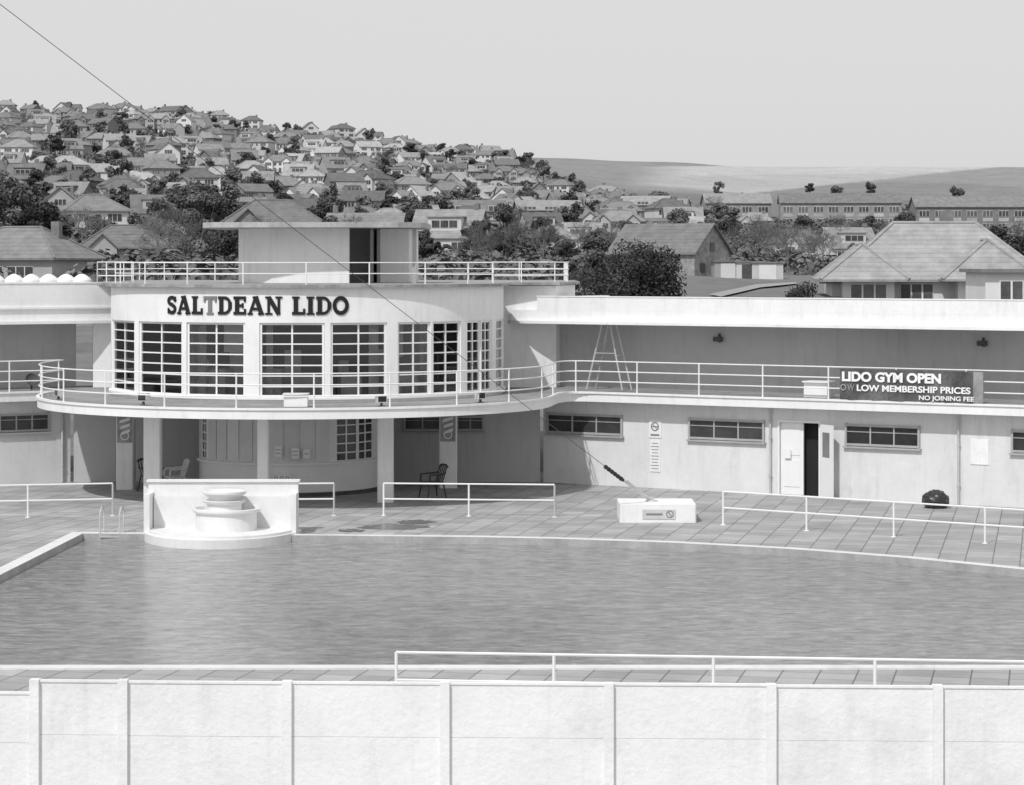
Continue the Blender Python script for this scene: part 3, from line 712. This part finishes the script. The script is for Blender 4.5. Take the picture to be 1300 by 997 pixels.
tag(bm_.build('rubbish_bag',blackp,smooth=False),'black plastic rubbish bag lying on the deck','bag')
x,y=gp(141,678); e=thing('pool_ladder','steel pool ladder handrails at the pool corner','ladder',(x,y,0))
for sx in (-1,1):
    X=x+sx*.24; pts=[(X,y+.45,0.0)]+[(X,y+.45-.32*(1-math.cos(t))*1.0,.45+.2*math.sin(t)) for t in [math.pi*i/8 for i in range(9)]]+[(X,y-.2,-.6)]
    mb=MB(); mb.path(pts,.02,8); mb.build('handrail',alu,e)
for z in (-.05,-.3): mb=MB(); mb.box((x,y-.2,z),(.48,.08,.03)); mb.build('step',alu,e)
# ------------------------------------------------------------ HOUSES
roofs=[M('roof_tile_dark',.17,.9,.2,1,rnd=.3,course=3.3),M('roof_tile_mid',.23,.9,.2,1,rnd=.3,course=3.3),M('roof_tile_light',.32,.9,.2,1,rnd=.25,course=3.3)]  # tile tones lightened to put slight distance haze into the colour
walls=[M('house_render_white',.66,.85,.06,.8,rnd=.15),M('house_render_grey',.42,.85,.1,.8,rnd=.25),M('house_brick',.25,.9,.2,2,rnd=.3)]  # white wall tone toned down, distance haze worked into the colour
hframe=M('house_window_frame',.6,.7,.05,1)
chim=M('chimney_brick',.2,.9,.2,2)
wn=['white rendered','grey rendered','brown brick']
def hwall(mb,w,d,e,cx=0,cy=0,gabx=None,gaby=None,top=0,z0=-2.5):
    mb.box((cx,cy,(e+z0)/2),(w,d,e-z0))
    if gabx:
        for sx in (-1,1):
            X=cx+sx*w/2; Xi=X-sx*.2
            v=[(X,cy-d/2,e),(X,cy+d/2,e),(X,cy,top),(Xi,cy-d/2,e),(Xi,cy+d/2,e),(Xi,cy,top)]
            mb.add(v,[(0,1,2),(5,4,3),(0,2,5,3),(1,4,5,2),(0,3,4,1)])
    if gaby:
        Y=cy-d/2; v=[(cx-w/2,Y,e),(cx+w/2,Y,e),(cx,Y,top),(cx-w/2,Y+.2,e),(cx+w/2,Y+.2,e),(cx,Y+.2,top)]
        mb.add(v,[(0,1,2),(5,4,3),(0,2,5,3),(1,4,5,2),(0,3,4,1)])
def rhip(mb,w,d,e,t,ov=.45,cx=0,cy=0):
    W,D=w/2+ov,d/2+ov; r=max(0.05,w/2-d/2*.85) if w>=d else .05; ry=.05 if w>=d else d/2-w/2*.85
    v=[(cx-W,cy-D,e-.1),(cx+W,cy-D,e-.1),(cx+W,cy+D,e-.1),(cx-W,cy+D,e-.1),(cx-W,cy-D,e+.06),(cx+W,cy-D,e+.06),(cx+W,cy+D,e+.06),(cx-W,cy+D,e+.06)]
    if w>=d:
        v+=[(cx-r,cy,t),(cx+r,cy,t)]; f=[(4,5,9,8),(6,7,8,9),(5,6,9),(7,4,8)]
        hips=[(4,8),(5,9),(6,9),(7,8),(8,9)]
    else:
        v+=[(cx,cy-ry,t),(cx,cy+ry,t)]; f=[(4,5,8),(5,6,9,8),(6,7,9),(7,4,8,9)]
        hips=[(4,8),(5,8),(6,9),(7,9),(8,9)]
    mb.add(v,f+[(0,1,5,4),(1,2,6,5),(2,3,7,6),(3,0,4,7),(3,2,1,0)])
    for a,b in hips: mb.tube(v[a],v[b],.13,5)
def rgabx(mb,w,d,e,t,ov=.35,cx=0,cy=0):
    W=w/2+ov; D=d/2+ov; k=(t-e)/(d/2); ze=e-k*ov
    mb.slab([(cx-W,cy-D,ze+.15),(cx+W,cy-D,ze+.15),(cx+W,cy,t+.15),(cx-W,cy,t+.15)],.14)
    mb.slab([(cx-W,cy,t+.149),(cx+W,cy,t+.149),(cx+W,cy+D,ze+.15),(cx-W,cy+D,ze+.15)],.14)
def rgaby(mb,w,d,e,t,ov=.35,cx=0,cy=0,back=0):
    W=w/2+ov;k=(t-e)/(w/2);ze=e-k*ov;Y0=cy-d/2-ov;Y1=cy+d/2+back
    mb.slab([(cx-W,Y0,ze+.15),(cx,Y0,t+.15),(cx,Y1,t+.15),(cx-W,Y1,ze+.15)],.14)
    mb.slab([(cx,Y0,t+.148),(cx+W,Y0,ze+.15),(cx+W,Y1,ze+.15),(cx,Y1,t+.148)],.14)
def winbox(w,h,split=2):
    mb=MB(); mb.box((0,0,h/2),(w,.1,h),0,0)
    for i in range(split):
        ww=w/split; mb.box((-w/2+ww*(i+.5),-.03,h/2),(ww-.12,.1,h-.14),0,1)
    return mb
def make_house(kind):
    wl,rf,ch=MB(),MB(),MB(); W=[]
    if kind=='hip':
        w,d,e,t=9.5,8,4.7,7.2; hwall(wl,w,d,e); rhip(rf,w,d,e,t); ch.box((2.2,.6,6.8),(.9,.6,2.0)); y=-d/2
        W=[(-2.6,y,.8,2.4,1.4,3),(2.6,y,.8,2.4,1.4,3),(-2.6,y,3.1,2.2,1.2,3),(2.6,y,3.1,2.2,1.2,3),(0,y,3.2,.9,1.0,1)]
    elif kind=='gable':
        w,d,e,t=10,7.5,4.6,6.9; hwall(wl,w,d,e,0,0,True,None,t); rgabx(rf,w,d,e,t); ch.box((-4.2,.3,7.2),(.6,.9,1.7)); y=-d/2
        W=[(-3,y,.8,2.6,1.4,3),(1,y,.8,1.4,1.4,2),(3.6,y,.8,1.6,1.4,2),(-3,y,3.0,2.3,1.2,3),(.6,y,3.0,1.3,1.2,2),(3.3,y,3.0,2,1.2,2)]
    elif kind=='bungalow':
        w,d,e,t=11,8.5,2.7,5.5; hwall(wl,w,d,e); rhip(rf,w,d,e,t,.5); ch.box((3,.8,5.1),(.8,.6,1.8)); y=-d/2
        hwall(wl,3.4,3,e,-2.9,-4.4,None,True,4.3); rgaby(rf,3.4,3,e,4.3,.3,-2.9,-4.4,2)
        W=[(-2.9,-5.9,.8,2.2,1.3,3),(2.4,y,.8,2.6,1.3,3),(0.2,y,.8,1,1.3,1)]
    elif kind=='front':
        w,d,e,t=7.5,9.5,4.1,7.2; hwall(wl,w,d,e,0,0,None,True,t); rgaby(rf,w,d,e,t,.4); ch.box((1.8,2,6.8),(.6,.8,1.7)); y=-d/2
        W=[(-1.8,y,.8,2.3,1.4,3),(1.9,y,.8,2.0,1.4,2),(0,y,3.5,2.4,1.3,3)]
    elif kind=='cross':
        w,d,e,t=11.5,8,4.7,7.2; hwall(wl,w,d,e,0,0); rhip(rf,w,d,e,t); ch.box((0,.8,7.2),(1.1,.7,1.7)); y=-d/2
        for sx in (-1,1):
            hwall(wl,3.2,1.2,4.7,sx*3.3,-4.4,None,True,6.1); rgaby(rf,3.2,1.2,4.7,6.1,.3,sx*3.3,-4.4,2.2)
            W+=[(sx*3.3,-5.0,.8,2.3,1.4,3),(sx*3.3,-5.0,3.1,2.3,1.25,3),(sx*.9,y,3.2,1,1.0,1),(sx*.9,y,.4,1,2,1)]
    elif kind=='dormer':
        w,d,e,t=9,8.5,2.8,6.4; hwall(wl,w,d,e,0,0,True,None,t); rgabx(rf,w,d,e,t); ch.box((3.6,.2,6.5),(.7,.8,1.5)); y=-d/2
        wl.box((0,-2.2,4.5),(4.6,2.6,1.8)); rf.box((0,-2.2,5.46),(5.1,3.1,.14))
        W=[(-2.4,y,.7,2.4,1.4,3),(2.4,y,.7,2.6,1.4,3),(0,-3.5,3.95,3.6,1.1,3)]
    return wl,rf,ch,W
kinds=['hip','gable','bungalow','front','cross','dormer']
kname={'hip':'hipped tile roof','gable':'gabled tile roof','bungalow':'low hipped roof','front':'steep front gable','cross':'twin front gables','dormer':'wide flat dormer'}
parts_cache={};far_cache={};win_cache={};pm={};farmb={}
def house_parts(kind):
    if kind not in parts_cache: parts_cache[kind]=make_house(kind)
    return parts_cache[kind]
def near_house(kind,wi,ri,x,y,z,rz,s=1.0,label=None,group='houses on the hillside'):
    wl,rf,ch,W=house_parts(kind); key=(kind,wi,ri)
    if key not in pm:
        pm[key]=(wl.mesh('wall',[walls[wi]]),rf.mesh('roof',[roofs[ri]]),ch.mesh('chimney',[chim]))
    e=thing('house',label or f'{wn[wi]} house with {kname[kind]}','house',(x,y,z),rz,group); e.scale=(s,s,s)
    for n_,me in zip(('wall','roof','chimney'),pm[key]):
        o=bpy.data.objects.new(n_,me);COL.objects.link(o);o.parent=e
        if n_=='roof': ro=o
        if n_=='chimney': o.parent=ro
    for (wx,wy,wz,ww,wh,sp) in W:
        k=(ww,wh,sp)
        if k not in win_cache: win_cache[k]=winbox(ww,wh,sp).mesh('window',[hframe,hglass])
        o=bpy.data.objects.new('window',win_cache[k]);COL.objects.link(o);o.parent=e;o.location=(wx,wy,wz)
    return e
def far_mb(kind):
    if kind not in farmb:
        wl,rf,ch,W=house_parts(kind); m=MB(); m.add(wl.v,wl.f,0);m.add(rf.v,rf.f,1);m.add(ch.v,ch.f,2)
        for (wx,wy,wz,ww,wh,sp) in W:
            b=winbox(ww,wh,sp); o=len(m.v); m.v+=[(p[0]+wx,p[1]+wy,p[2]+wz) for p in b.v]; m.f+=[tuple(i+o for i in f) for f in b.f]; m.m+=[3+q for q in b.m]
        farmb[kind]=m
    return farmb[kind]
def far_house(kind,wi,ri,x,y,z,rz,s=1.0):
    key=(kind,wi,ri)
    if key not in far_cache: far_cache[key]=far_mb(kind).mesh('house',[walls[wi],roofs[ri],chim,hframe,hglass])
    o=bpy.data.objects.new('house',far_cache[key]);COL.objects.link(o);o.location=(x,y,z);o.rotation_euler=(0,0,rz);o.scale=(s,s,s)
    tag(o,f'{wn[wi]} house with {kname[kind]}','house','houses on the hillside'); return o
placed=[]
def sp_house(px,Y,kind,wi,ri,rz,s,dz=0,label=None):
    X=gx(px,Y); placed.append((X,Y,9*s)); near_house(kind,wi,ri,X,Y,TZ(X,Y)+dz,math.radians(rz),s,label)
sp_house(28,195,'bungalow',1,0,-20,.88,-1.0,'grey house with large dark hipped roof')
sp_house(118,330,'hip',0,1,20,.85,-1)
sp_house(160,245,'bungalow',1,0,10,.8,-1.1)
sp_house(345,300,'bungalow',2,0,8,1.05,-.1)
sp_house(465,305,'gable',2,0,-5,.9,-2.0)
sp_house(572,290,'dormer',0,1,-12,.85,-.3)
sp_house(700,320,'hip',0,2,15,.65,-1.4)
sp_house(740,330,'dormer',0,1,-20,.6,0)
sp_house(1010,330,'bungalow',0,1,10,.65,0)
sp_house(1075,300,'dormer',0,1,15,.65,0)
def big_bungalow():
    Y=172; X=gx(1175,Y); z=2.9
    e=thing('bungalow','large white bungalow with sprawling pale tiled hip roof','house',(X,Y,z),math.radians(-4))
    wl,rf,ch=MB(),MB(),MB()
    wl.box((0,0,.6),(13.2,9,4)); wl.box((-4.3,-5.2,.6),(3.4,2,4)); wl.box((3.4,-5.4,.6),(3.8,2.4,4))
    rhip(rf,13.2,9,2.6,6.5,.6,.6,0); rhip(rf,4.6,9,2.62,5.0,.6,-4.6,-2.0); rhip(rf,5.2,9,2.64,5.3,.6,3.6,-2.4)
    rf.box((-6.0,-1.5,2.45),(3,7,.15))
    ch.box((1.5,.8,6.5),(.9,.6,1.6))
    for n_,m,mat in (('wall',wl,walls[0]),('roof',rf,roofs[2]),('chimney',ch,chim)): ch_(n_,m,mat,e)
    for (x,y,zz,w,h,sp) in ((-4.3,-6.2,1.1,2.4,1.3,3),(-1,-4.5,1.1,2.2,1.3,3),(3.4,-6.6,1.1,2.6,1.3,3),(6,-4.5,1.1,.9,1.3,1)):
        ch_('window',winbox(w,h,sp),[whiteclean,hglass],e,(x,y,zz))
    placed.append((X,Y,12))
big_bungalow()
Y=140;X=gx(1300,Y); e=thing('flat_roof_house','white house with dark flat roof and large window','house',(X,Y,TZ(X,Y)-.5))
dzt=gz(346,Y)-(TZ(X,Y)-.5)
mb=MB(); mb.box((0,0,dzt/2),(5.4,6,dzt)); ch_('wall',mb,walls[0],e)
mb=MB(); mb.box((0,0,dzt+.1),(6,6.8,.2)); ch_('roof',mb,roofs[0],e)
for wx in (-1.3,.7): ch_('window',winbox(1.3,1.1,2),[whiteclean,hglass],e,(wx,-3.02,dzt-1.5))
Y=232;X=gx(850,Y);z=TZ(X,Y); placed.append((X,Y,8))
stone=M('flint_stone',.3,.95,.35,2.5,bump=.6,bscale=4)
e=thing('stone_barn','old flint stone barn with long tiled roof','barn',(X,Y,z-.45),math.radians(-38))
wl,rf=MB(),MB(); hwall(wl,9.4,5.8,2.4,0,0,True,None,4.9); rgabx(rf,9.4,5.8,2.4,4.9,.3)
ch_('wall',wl,stone,e);ch_('roof',rf,roofs[0],e)
for yy,zz in ((0,2.9),(-1.6,1.0),(1.4,1.0)):
    mb=MB(); mb.box((4.73,yy,zz),(.08,.7,.8)); ch_('window',mb,hglass,e)
for px,w,mi,lab in ((922,2.4,1,'small dark shed with flat roof'),(948,2.2,0,'small white garage beside the shed'),(972,2.8,1,'low grey garage with flat roof')):
    Y=226;X=gx(px,Y);e=thing('garden_shed',lab,'shed',(X,Y,TZ(X,Y)),.05,'sheds beside the park')
    mb=MB(); mb.box((0,0,.4),(w,2.4,2.0)); ch_('wall',mb,walls[mi],e)
    mb=MB(); mb.box((0,0,1.47),(w+.3,2.7,.12)); ch_('roof',mb,roofs[0],e)
    mb=MB(); mb.box((0,-1.22,.6),(w*.55,.05,1.3)); ch_('door',mb,iron if mi==0 else walls[0],e)
def terrace(px0,px1,Y,h=6.0,rz=0,rt=2.2,dz=0):
    X0,X1=gx(px0,Y),gx(px1,Y);w=X1-X0;X=(X0+X1)/2; placed.append((X,Y,w*.5)); placed.append((X-w*.3,Y,w*.3)); placed.append((X+w*.3,Y,w*.3))
    e=thing('terrace_block','long brick terrace with white panels and shallow roof','terraced houses',(X,Y,TZ(X,Y)+dz),math.radians(rz),'terraces below the downs')
    wl,rf=MB(),MB(); hwall(wl,w,8,h-.6,0,0,True,None,h-.6+rt); rgabx(rf,w,8,h-.6,h-.6+rt)
    ch_('wall',wl,walls[2],e);ch_('roof',rf,roofs[1],e)
    n=max(3,int(w/3.4)); me=winbox(2.3,1.3,3).mesh('window',[hframe,hglass]); pan=MB(); pan.box((0,0,.4),(2.3,.08,.8)); pme=pan.mesh('cladding_panel',[walls[1]])
    for i in range(n):
        x=-w/2+w*(i+.5)/n
        for zz in (.6,3.4):
            o=bpy.data.objects.new('window',me);COL.objects.link(o);o.parent=e;o.location=(x,-4.02,zz)
        o=bpy.data.objects.new('cladding_panel',pme);COL.objects.link(o);o.parent=e;o.location=(x,-4.02,2.3)
terrace(893,976,600,6.2,4); terrace(990,1142,590,6.2,-3); terrace(1158,1400,560,6.2,2,2.2)
terrace(655,735,470,4.6,8,1.8);terrace(790,850,520,4.6,-12,1.8); terrace(560,640,420,4.4,5,1.8)
def umax(Y):
    if Y<380: return 560
    if Y<520: return 870
    if Y<700: return 820
    if Y<850: return 780
    return 660
spots=[]; Y=340
while Y<1080:
    x=gx(-40,Y)+R.uniform(0,8); xe=gx(umax(Y),Y)
    while x<xe:
        yy=Y+R.uniform(-7,7); s=R.uniform(.62,.84)*(1 if Y>450 else .9)
        if all(math.hypot(x-a,(yy-b))>r+2.6 for a,b,r in placed) and R.random()>.2:
            spots.append((yy,x,s)); placed.append((x,yy,3.0))
        x+=R.uniform(9.5,14.5)
    Y+=22 if Y<700 else 28
for Y,u0,u1 in ((420,880,1310),(500,870,1310),(700,860,1100),(360,880,1310)):
    x=gx(u0,Y)
    while x<gx(u1,Y):
        yy=Y+R.uniform(-10,10)
        if all(math.hypot(x-a,(yy-b))>r+4 for a,b,r in placed) and R.random()>.4: spots.append((yy,x,.62)); placed.append((x,yy,3.2))
        x+=R.uniform(14,22)
spots.sort()
print('house spots',len(spots))
rest=MB()
for idx,(yy,x,s) in enumerate(spots):
    k=R.choices(kinds,[5,3,5,2,2,3])[0]; wi=R.choices([0,1,2],[5,3,3])[0]; ri=R.choices([0,1,2],[3,4,3])[0]
    rz=math.radians(R.choice([-25,-10,5,18,30])+R.uniform(-10,10)); z=TZ(x,yy)+.1
    if idx<285: (near_house if yy<400 else far_house)(k,wi,ri,x,yy,z,rz,s)
    else:
        m=far_mb(k); ca,sa=math.cos(rz)*s,math.sin(rz)*s; o=len(rest.v)
        rest.v+=[(x+p[0]*ca-p[1]*sa,yy+p[0]*sa+p[1]*ca,z+p[2]*s) for p in m.v]; rest.f+=[tuple(i+o for i in f) for f in m.f]
        mp={0:wi,1:3+ri,2:6,3:7,4:8}; rest.m+=[mp[q] for q in m.m]
if rest.v:
    o=rest.build('hilltop_houses',walls+roofs+[chim,hframe,hglass],recenter=False); o['kind']='stuff'; o['label']='tiny crowded houses along the top of the hill'; o['category']='houses'
# ------------------------------------------------------------ TREES
leafd=M('foliage_dark',.08,.9,.3,.5,rnd=.35,clump=.5)
leafm=M('foliage_mid',.12,.9,.3,.5,rnd=.35,clump=.35)
leafn=M('foliage_near',.055,.85,.3,2,rnd=.1,clump=.9)
bark=M('bark',.12,.95,.2,3)
twigm=M('twigs',.18,.95,.2,.5,rnd=.3)
def crown(seed,rx,rz,zc,nb,n,leaf):
    r=random.Random(seed); bl=[]
    for i in range(nb):
        a=r.uniform(0,2*math.pi);q=r.random()**.5*.72; zz=r.uniform(-.75,.8); k=(1-abs(zz)**2)**.5
        bl.append((q*math.cos(a)*rx*k,q*math.sin(a)*rx*k,zc+zz*rz*.8,r.uniform(.2,.38)*rx))
    v=[];f=[]
    for i in range(n):
        b=bl[r.randrange(nb)]; d=Vector((r.gauss(0,1),r.gauss(0,1),r.gauss(0,1))).normalized(); rr=b[3]*r.uniform(.5,1.15)
        p=Vector(b[:3])+Vector((d.x*rr,d.y*rr,d.z*rr*.85)); s=leaf*r.uniform(.5,1.3)
        a=(d+Vector((r.gauss(0,.6),r.gauss(0,.6),r.gauss(0,.6)))).normalized(); t=a.orthogonal().normalized(); t.rotate(Matrix.Rotation(r.uniform(0,6.28),3,a)); c=a.cross(t); o=len(v)
        v+=[tuple(p+t*s),tuple(p+c*s*.7),tuple(p-t*s),tuple(p-c*s*.7)]; f.append((o,o+1,o+2,o+3))
    m=MB(); m.v=v;m.f=f;m.m=[0]*len(f); return m
def trunk(seed,h,rad,rx):
    r=random.Random(seed); m=MB(); m.tube((0,0,-.5),(0,0,h*.45),rad,8,r1=rad*.6); 
    for i in range(6):
        a=i*1.05+r.uniform(-.3,.3); m.tube((0,0,h*r.uniform(.25,.45)),(math.cos(a)*rx*.55,math.sin(a)*rx*.55,h*r.uniform(.6,.85)),rad*.45,5,r1=rad*.12)
    return m
def bare(seed,h):
    r=random.Random(seed); m=MB()
    def br(p,d,l,rad,dep):
        q=p+d*l; m.tube(p,q,rad,4 if dep>2 else 3,r1=rad*.6)
        if dep==0:return
        for i in range(3 if dep<5 else 4):
            nd=(d+Vector((r.gauss(0,.48),r.gauss(0,.48),r.gauss(0.05,.3)))).normalized()
            br(q if i else p+d*l*.8,nd,l*r.uniform(.62,.85),max(.012,rad*.5),dep-1)
    br(Vector((0,0,-.3)),Vector((0,0,1)),h*.22,h*.017,6); return m
TH=[6,7,5,6.5,4.2];TR=[2.6,2.5,2.9,2.2,2.4]
treeprot=[(trunk(i,TH[i],.18,TR[i]).mesh('trunk',[bark]),crown(i+10,TR[i],TH[i]*.42,TH[i]*.58,16,4200,.17).mesh('crown',[leafd if i%2==0 else leafm])) for i in range(5)]
bareprot=[bare(40+i,7.5).mesh('branches',[twigm]) for i in range(3)]
farprot=[]
for i,(t_,c_) in enumerate(treeprot):
    c2=crown(i+10,TR[i],TH[i]*.42,TH[i]*.58,16,1500,.27)
    v=[tuple(x.co) for x in t_.vertices];f=[tuple(p.vertices) for p in t_.polygons];m=MB();m.add(v,f,0)
    m.add(c2.v,c2.f,1); farprot.append(m.mesh('tree',[bark,c_.materials[0]]))
nl=0
def ptree(X,Y,s,i=None,near=False,dz=0,bareone=False,group='trees among the houses'):
    global nl
    z=TZ(X,Y)+dz; rz=R.uniform(0,6.28); i=R.randrange(5) if i is None else i; sc=(s*R.uniform(.9,1.3),s*R.uniform(.9,1.2),s)
    if bareone:
        o=bpy.data.objects.new('bare_tree',R.choice(bareprot));COL.objects.link(o);o.location=(X,Y,z);o.rotation_euler=(0,0,rz);o.scale=sc
        tag(o,'bare winter tree with fine grey twigs','tree','bare trees'); return
    nl+=1
    if near:
        e=thing('tree','rounded dark leafy tree beside the houses','tree',(X,Y,z),rz,group);e.scale=sc
        for n_,me in zip(('trunk','crown'),treeprot[i]):
            o=bpy.data.objects.new(n_,me);COL.objects.link(o);o.parent=e
    else:
        o=bpy.data.objects.new('tree',farprot[i]);COL.objects.link(o);o.location=(X,Y,z);o.rotation_euler=(0,0,rz);o.scale=sc; tag(o,'dark leafy tree on the hillside','tree',group)
def clear(X,Y,m=2.5): return all(math.hypot(X-a,Y-b)>r*.6+m for a,b,r in placed)
for px,Y,s,b in [(15,290,1.3,0),(45,280,1.2,0),(70,290,1.1,0),(200,210,.9,1),(235,200,.95,1),(262,260,1.0,0),(240,285,1.2,0),(285,230,.75,0),(205,280,.9,0),(180,270,.7,0),(130,290,.8,0),(105,255,.9,1),(5,310,1.2,0),(-10,270,1.1,0),
   (215,240,1.0,1),(600,215,.8,1),(625,230,.7,1),(655,230,.9,1),(690,220,.85,1),(640,270,.8,0),(715,240,.6,0),(330,240,.8,1),(420,250,.8,0),(395,225,.7,1),(500,250,.7,1),(545,240,.7,0),(605,250,.8,0),(665,260,.8,0),(520,270,.9,0),(440,270,.9,1),(395,330,1.0,0),(280,330,1.2,0),(250,330,1.1,0),(310,340,1.0,0),(530,330,1.0,0),(640,330,.9,0),(600,320,.9,0),
   (745,150,.7,0),(1000,240,.8,1),(960,260,.9,1),(1045,250,.8,1),(1090,250,.5,0),(905,290,.8,1),(930,300,.9,1),(870,280,.9,1),(1000,300,.9,1),(1060,300,.8,1),(1120,320,1.0,1),(1235,250,.8,1),(1280,260,.9,0),(1190,300,.9,1),(760,290,.8,0),(690,300,.7,0),(800,310,.8,0),(780,270,.8,1),(735,280,.8,1),(1030,280,.8,1),(1080,330,.9,1),(975,330,.9,1),(860,340,.9,0),(1150,350,.9,0),(920,360,.9,0),(1200,340,1,1),(1260,330,1,1),(1020,360,.8,0),(1100,380,.9,0),(1240,380,.8,0),(900,400,.8,0),(960,410,.9,1),(1060,400,.9,1),(1180,400,.9,0),(1290,400,.9,1)]:
    X=gx(px,Y); ptree(X,Y,s,near=not b,bareone=bool(b),group='trees behind the lido')
for px,Y,s in [(1105,1100,1.3),(1215,950,1.4),(1228,960,1.1),(1028,1150,1.1),(1062,1150,1.2),(912,1000,1.1),(940,900,1.1),(655,960,1.2),(668,940,1.4),(640,980,1.1),(560,1010,1.0),(690,900,1.2),(720,860,1.0)]:
    X=gx(px,Y); ptree(X,Y,s)
nb_=0
for k in range(6000):
    Y=330*(1080/330)**(R.random()**.8); u=R.uniform(-40,umax(Y)+70); X=gx(u,Y); br=R.random()<.28
    if br and nb_>95: continue
    if clear(X,Y,1.5): ptree(X,Y,R.uniform(.65,1.15),bareone=br); nb_+=br
    if nl>=294: break
Yt=112; X=gx(808,Yt); e=thing('evergreen_tree','big dense dark evergreen tree behind the parapet','tree',(X,Yt,TZ(X,Yt)))
zt_=gz(303,Yt)-TZ(X,Yt)
ch_('trunk',trunk(77,zt_,.25,2.6),bark,e)
ch_('crown',crown(78,3.15,zt_*.46,zt_*.56,36,22000,.07),leafn,e)
for px,Y,w in ((1015,118,1.7),(1170,120,.9),(745,125,1.3),(1098,122,.5)):
    X=gx(px,Y); zt_=gz({1015:345,1170:370,745:330,1098:372}[px],Y)-TZ(X,Y); e=thing('evergreen_bush','dense dark rounded evergreen bush','bush',(X,Y,TZ(X,Y)),0,'evergreen bushes')
    ch_('trunk',trunk(80,zt_,.1,w*.6),bark,e)
    ch_('crown',crown(px,w,zt_*.48,zt_*.5,16,6000,.07),leafn,e)
v=[];f=[]
r=random.Random(5)
for k in range(8500):
    Y=170*(1080/170)**(r.random()**.65); u=r.uniform(-60,1380); 
    if Y>700 and u>umax(Y)+80: continue
    if Y<238 and 740<u: continue
    X=gx(u,Y)
    if not clear(X,Y,1.4): continue
    z=TZ(X,Y); R0=r.uniform(.6,2.3)*(1 if Y>400 else .75); 
    for j in range(32):
        d=Vector((r.gauss(0,1),r.gauss(0,1),abs(r.gauss(0,1)))).normalized(); p=Vector((X,Y,z))+Vector((d.x*R0*1.2,d.y*R0,d.z*R0))*r.uniform(.6,1.1); s=R0*r.uniform(.12,.28)
        t=d.orthogonal().normalized(); t.rotate(Matrix.Rotation(r.uniform(0,6.28),3,d)); c=d.cross(t); o_=len(v)
        v+=[tuple(p+t*s),tuple(p+c*s),tuple(p-t*s),tuple(p-c*s)]; f.append((o_,o_+1,o_+2,o_+3))
m=MB();m.v=v;m.f=f;m.m=[0]*len(f); o=m.build('garden_hedges_and_scrub',leafm,recenter=False); o['kind']='stuff'; o['label']='dark garden hedges and scrub between the houses'; o['category']='hedge'
v=[];f=[]
for (u0,u1,Yd) in ((860,1320,860),):
    n=int((u1-u0)*1.6)
    for k in range(n):
        u=u0+(u1-u0)*k/n; X=gx(u,Yd); z=TZ(X,Yd)
        if noise.noise(Vector((u*.03,Yd,0)))<-.15: continue
        for j in range(7):
            p=Vector((X+r.uniform(-2,2),Yd+r.uniform(-2,2),z+r.uniform(0,2.0))); s=r.uniform(.3,.7); o_=len(v)
            v+=[(p.x-s,p.y,p.z-s*.6),(p.x+s,p.y+.3,p.z-s*.6),(p.x+s*.8,p.y,p.z+s*.6),(p.x-s*.7,p.y,p.z+s*.7)]; f.append((o_,o_+1,o_+2,o_+3))
m=MB();m.v=v;m.f=f;m.m=[0]*len(f); o=m.build('field_hedgerow',leafm,recenter=False); o['kind']='stuff'; o['label']='thin dark hedgerow at the edge of the fields'; o['category']='hedge'
pts=[(900,376),(960,363),(1010,360),(1012,362),(965,367),(915,379)]
mb=MB(); vs=[]
for px,py in pts:
    lo,hi=110,260
    for _ in range(30):
        m_=(lo+hi)/2; X=gx(px,m_)
        if yproj(TZ(X,m_),m_)>py: lo=m_
        else: hi=m_
    vs.append((gx(px,lo),lo,TZ(gx(px,lo),lo)+.12))
mb.add(vs,[(0,1,4,5),(1,2,3,4)]); struct(mb.build('park_path',M('asphalt_path',.3,.9),recenter=False))
# ------------------------------------------------------------ light, world, camera
el,az=50,28
w=bpy.data.worlds.new('World'); scene.world=w; w.use_nodes=True; nt=w.node_tree
bg=nt.nodes['Background']; sky=nt.nodes.new('ShaderNodeTexSky'); sky.sky_type='NISHITA'; sky.sun_disc=False
sky.sun_elevation=math.radians(el); sky.sun_rotation=math.radians(180+az); sky.dust_density=3.0; sky.air_density=1.0
bw=nt.nodes.new('ShaderNodeRGBToBW'); mr=nt.nodes.new('ShaderNodeMapRange'); mr.inputs[1].default_value=0;mr.inputs[2].default_value=10;mr.inputs[3].default_value=6.3;mr.inputs[4].default_value=8.6
nt.links.new(sky.outputs[0],bw.inputs[0]); nt.links.new(bw.outputs[0],mr.inputs[0]); nt.links.new(mr.outputs[0],bg.inputs[0]); bg.inputs[1].default_value=.1
sd=bpy.data.lights.new('sun','SUN'); sd.energy=2.7; sd.angle=math.radians(1.0); sd.color=(1,1,1); so=bpy.data.objects.new('sun',sd); COL.objects.link(so)
d=Vector((math.sin(math.radians(az))*math.cos(math.radians(el)),math.cos(math.radians(az))*math.cos(math.radians(el)),-math.sin(math.radians(el))))
so.rotation_euler=d.to_track_quat('-Z','Y').to_euler(); so.location=(0,0,60)
cam=bpy.data.cameras.new('camera'); co=bpy.data.objects.new('camera',cam); COL.objects.link(co); scene.camera=co
co.location=(0,0,CH); co.rotation_euler=(math.pi/2,0,0); cam.sensor_width=36; cam.lens=36*F/1300; cam.shift_y=-(498.5-HZ)/1300; cam.clip_start=.5; cam.clip_end=20000
scene.view_settings.view_transform='Standard'; scene.view_settings.look='None'; scene.view_settings.exposure=0
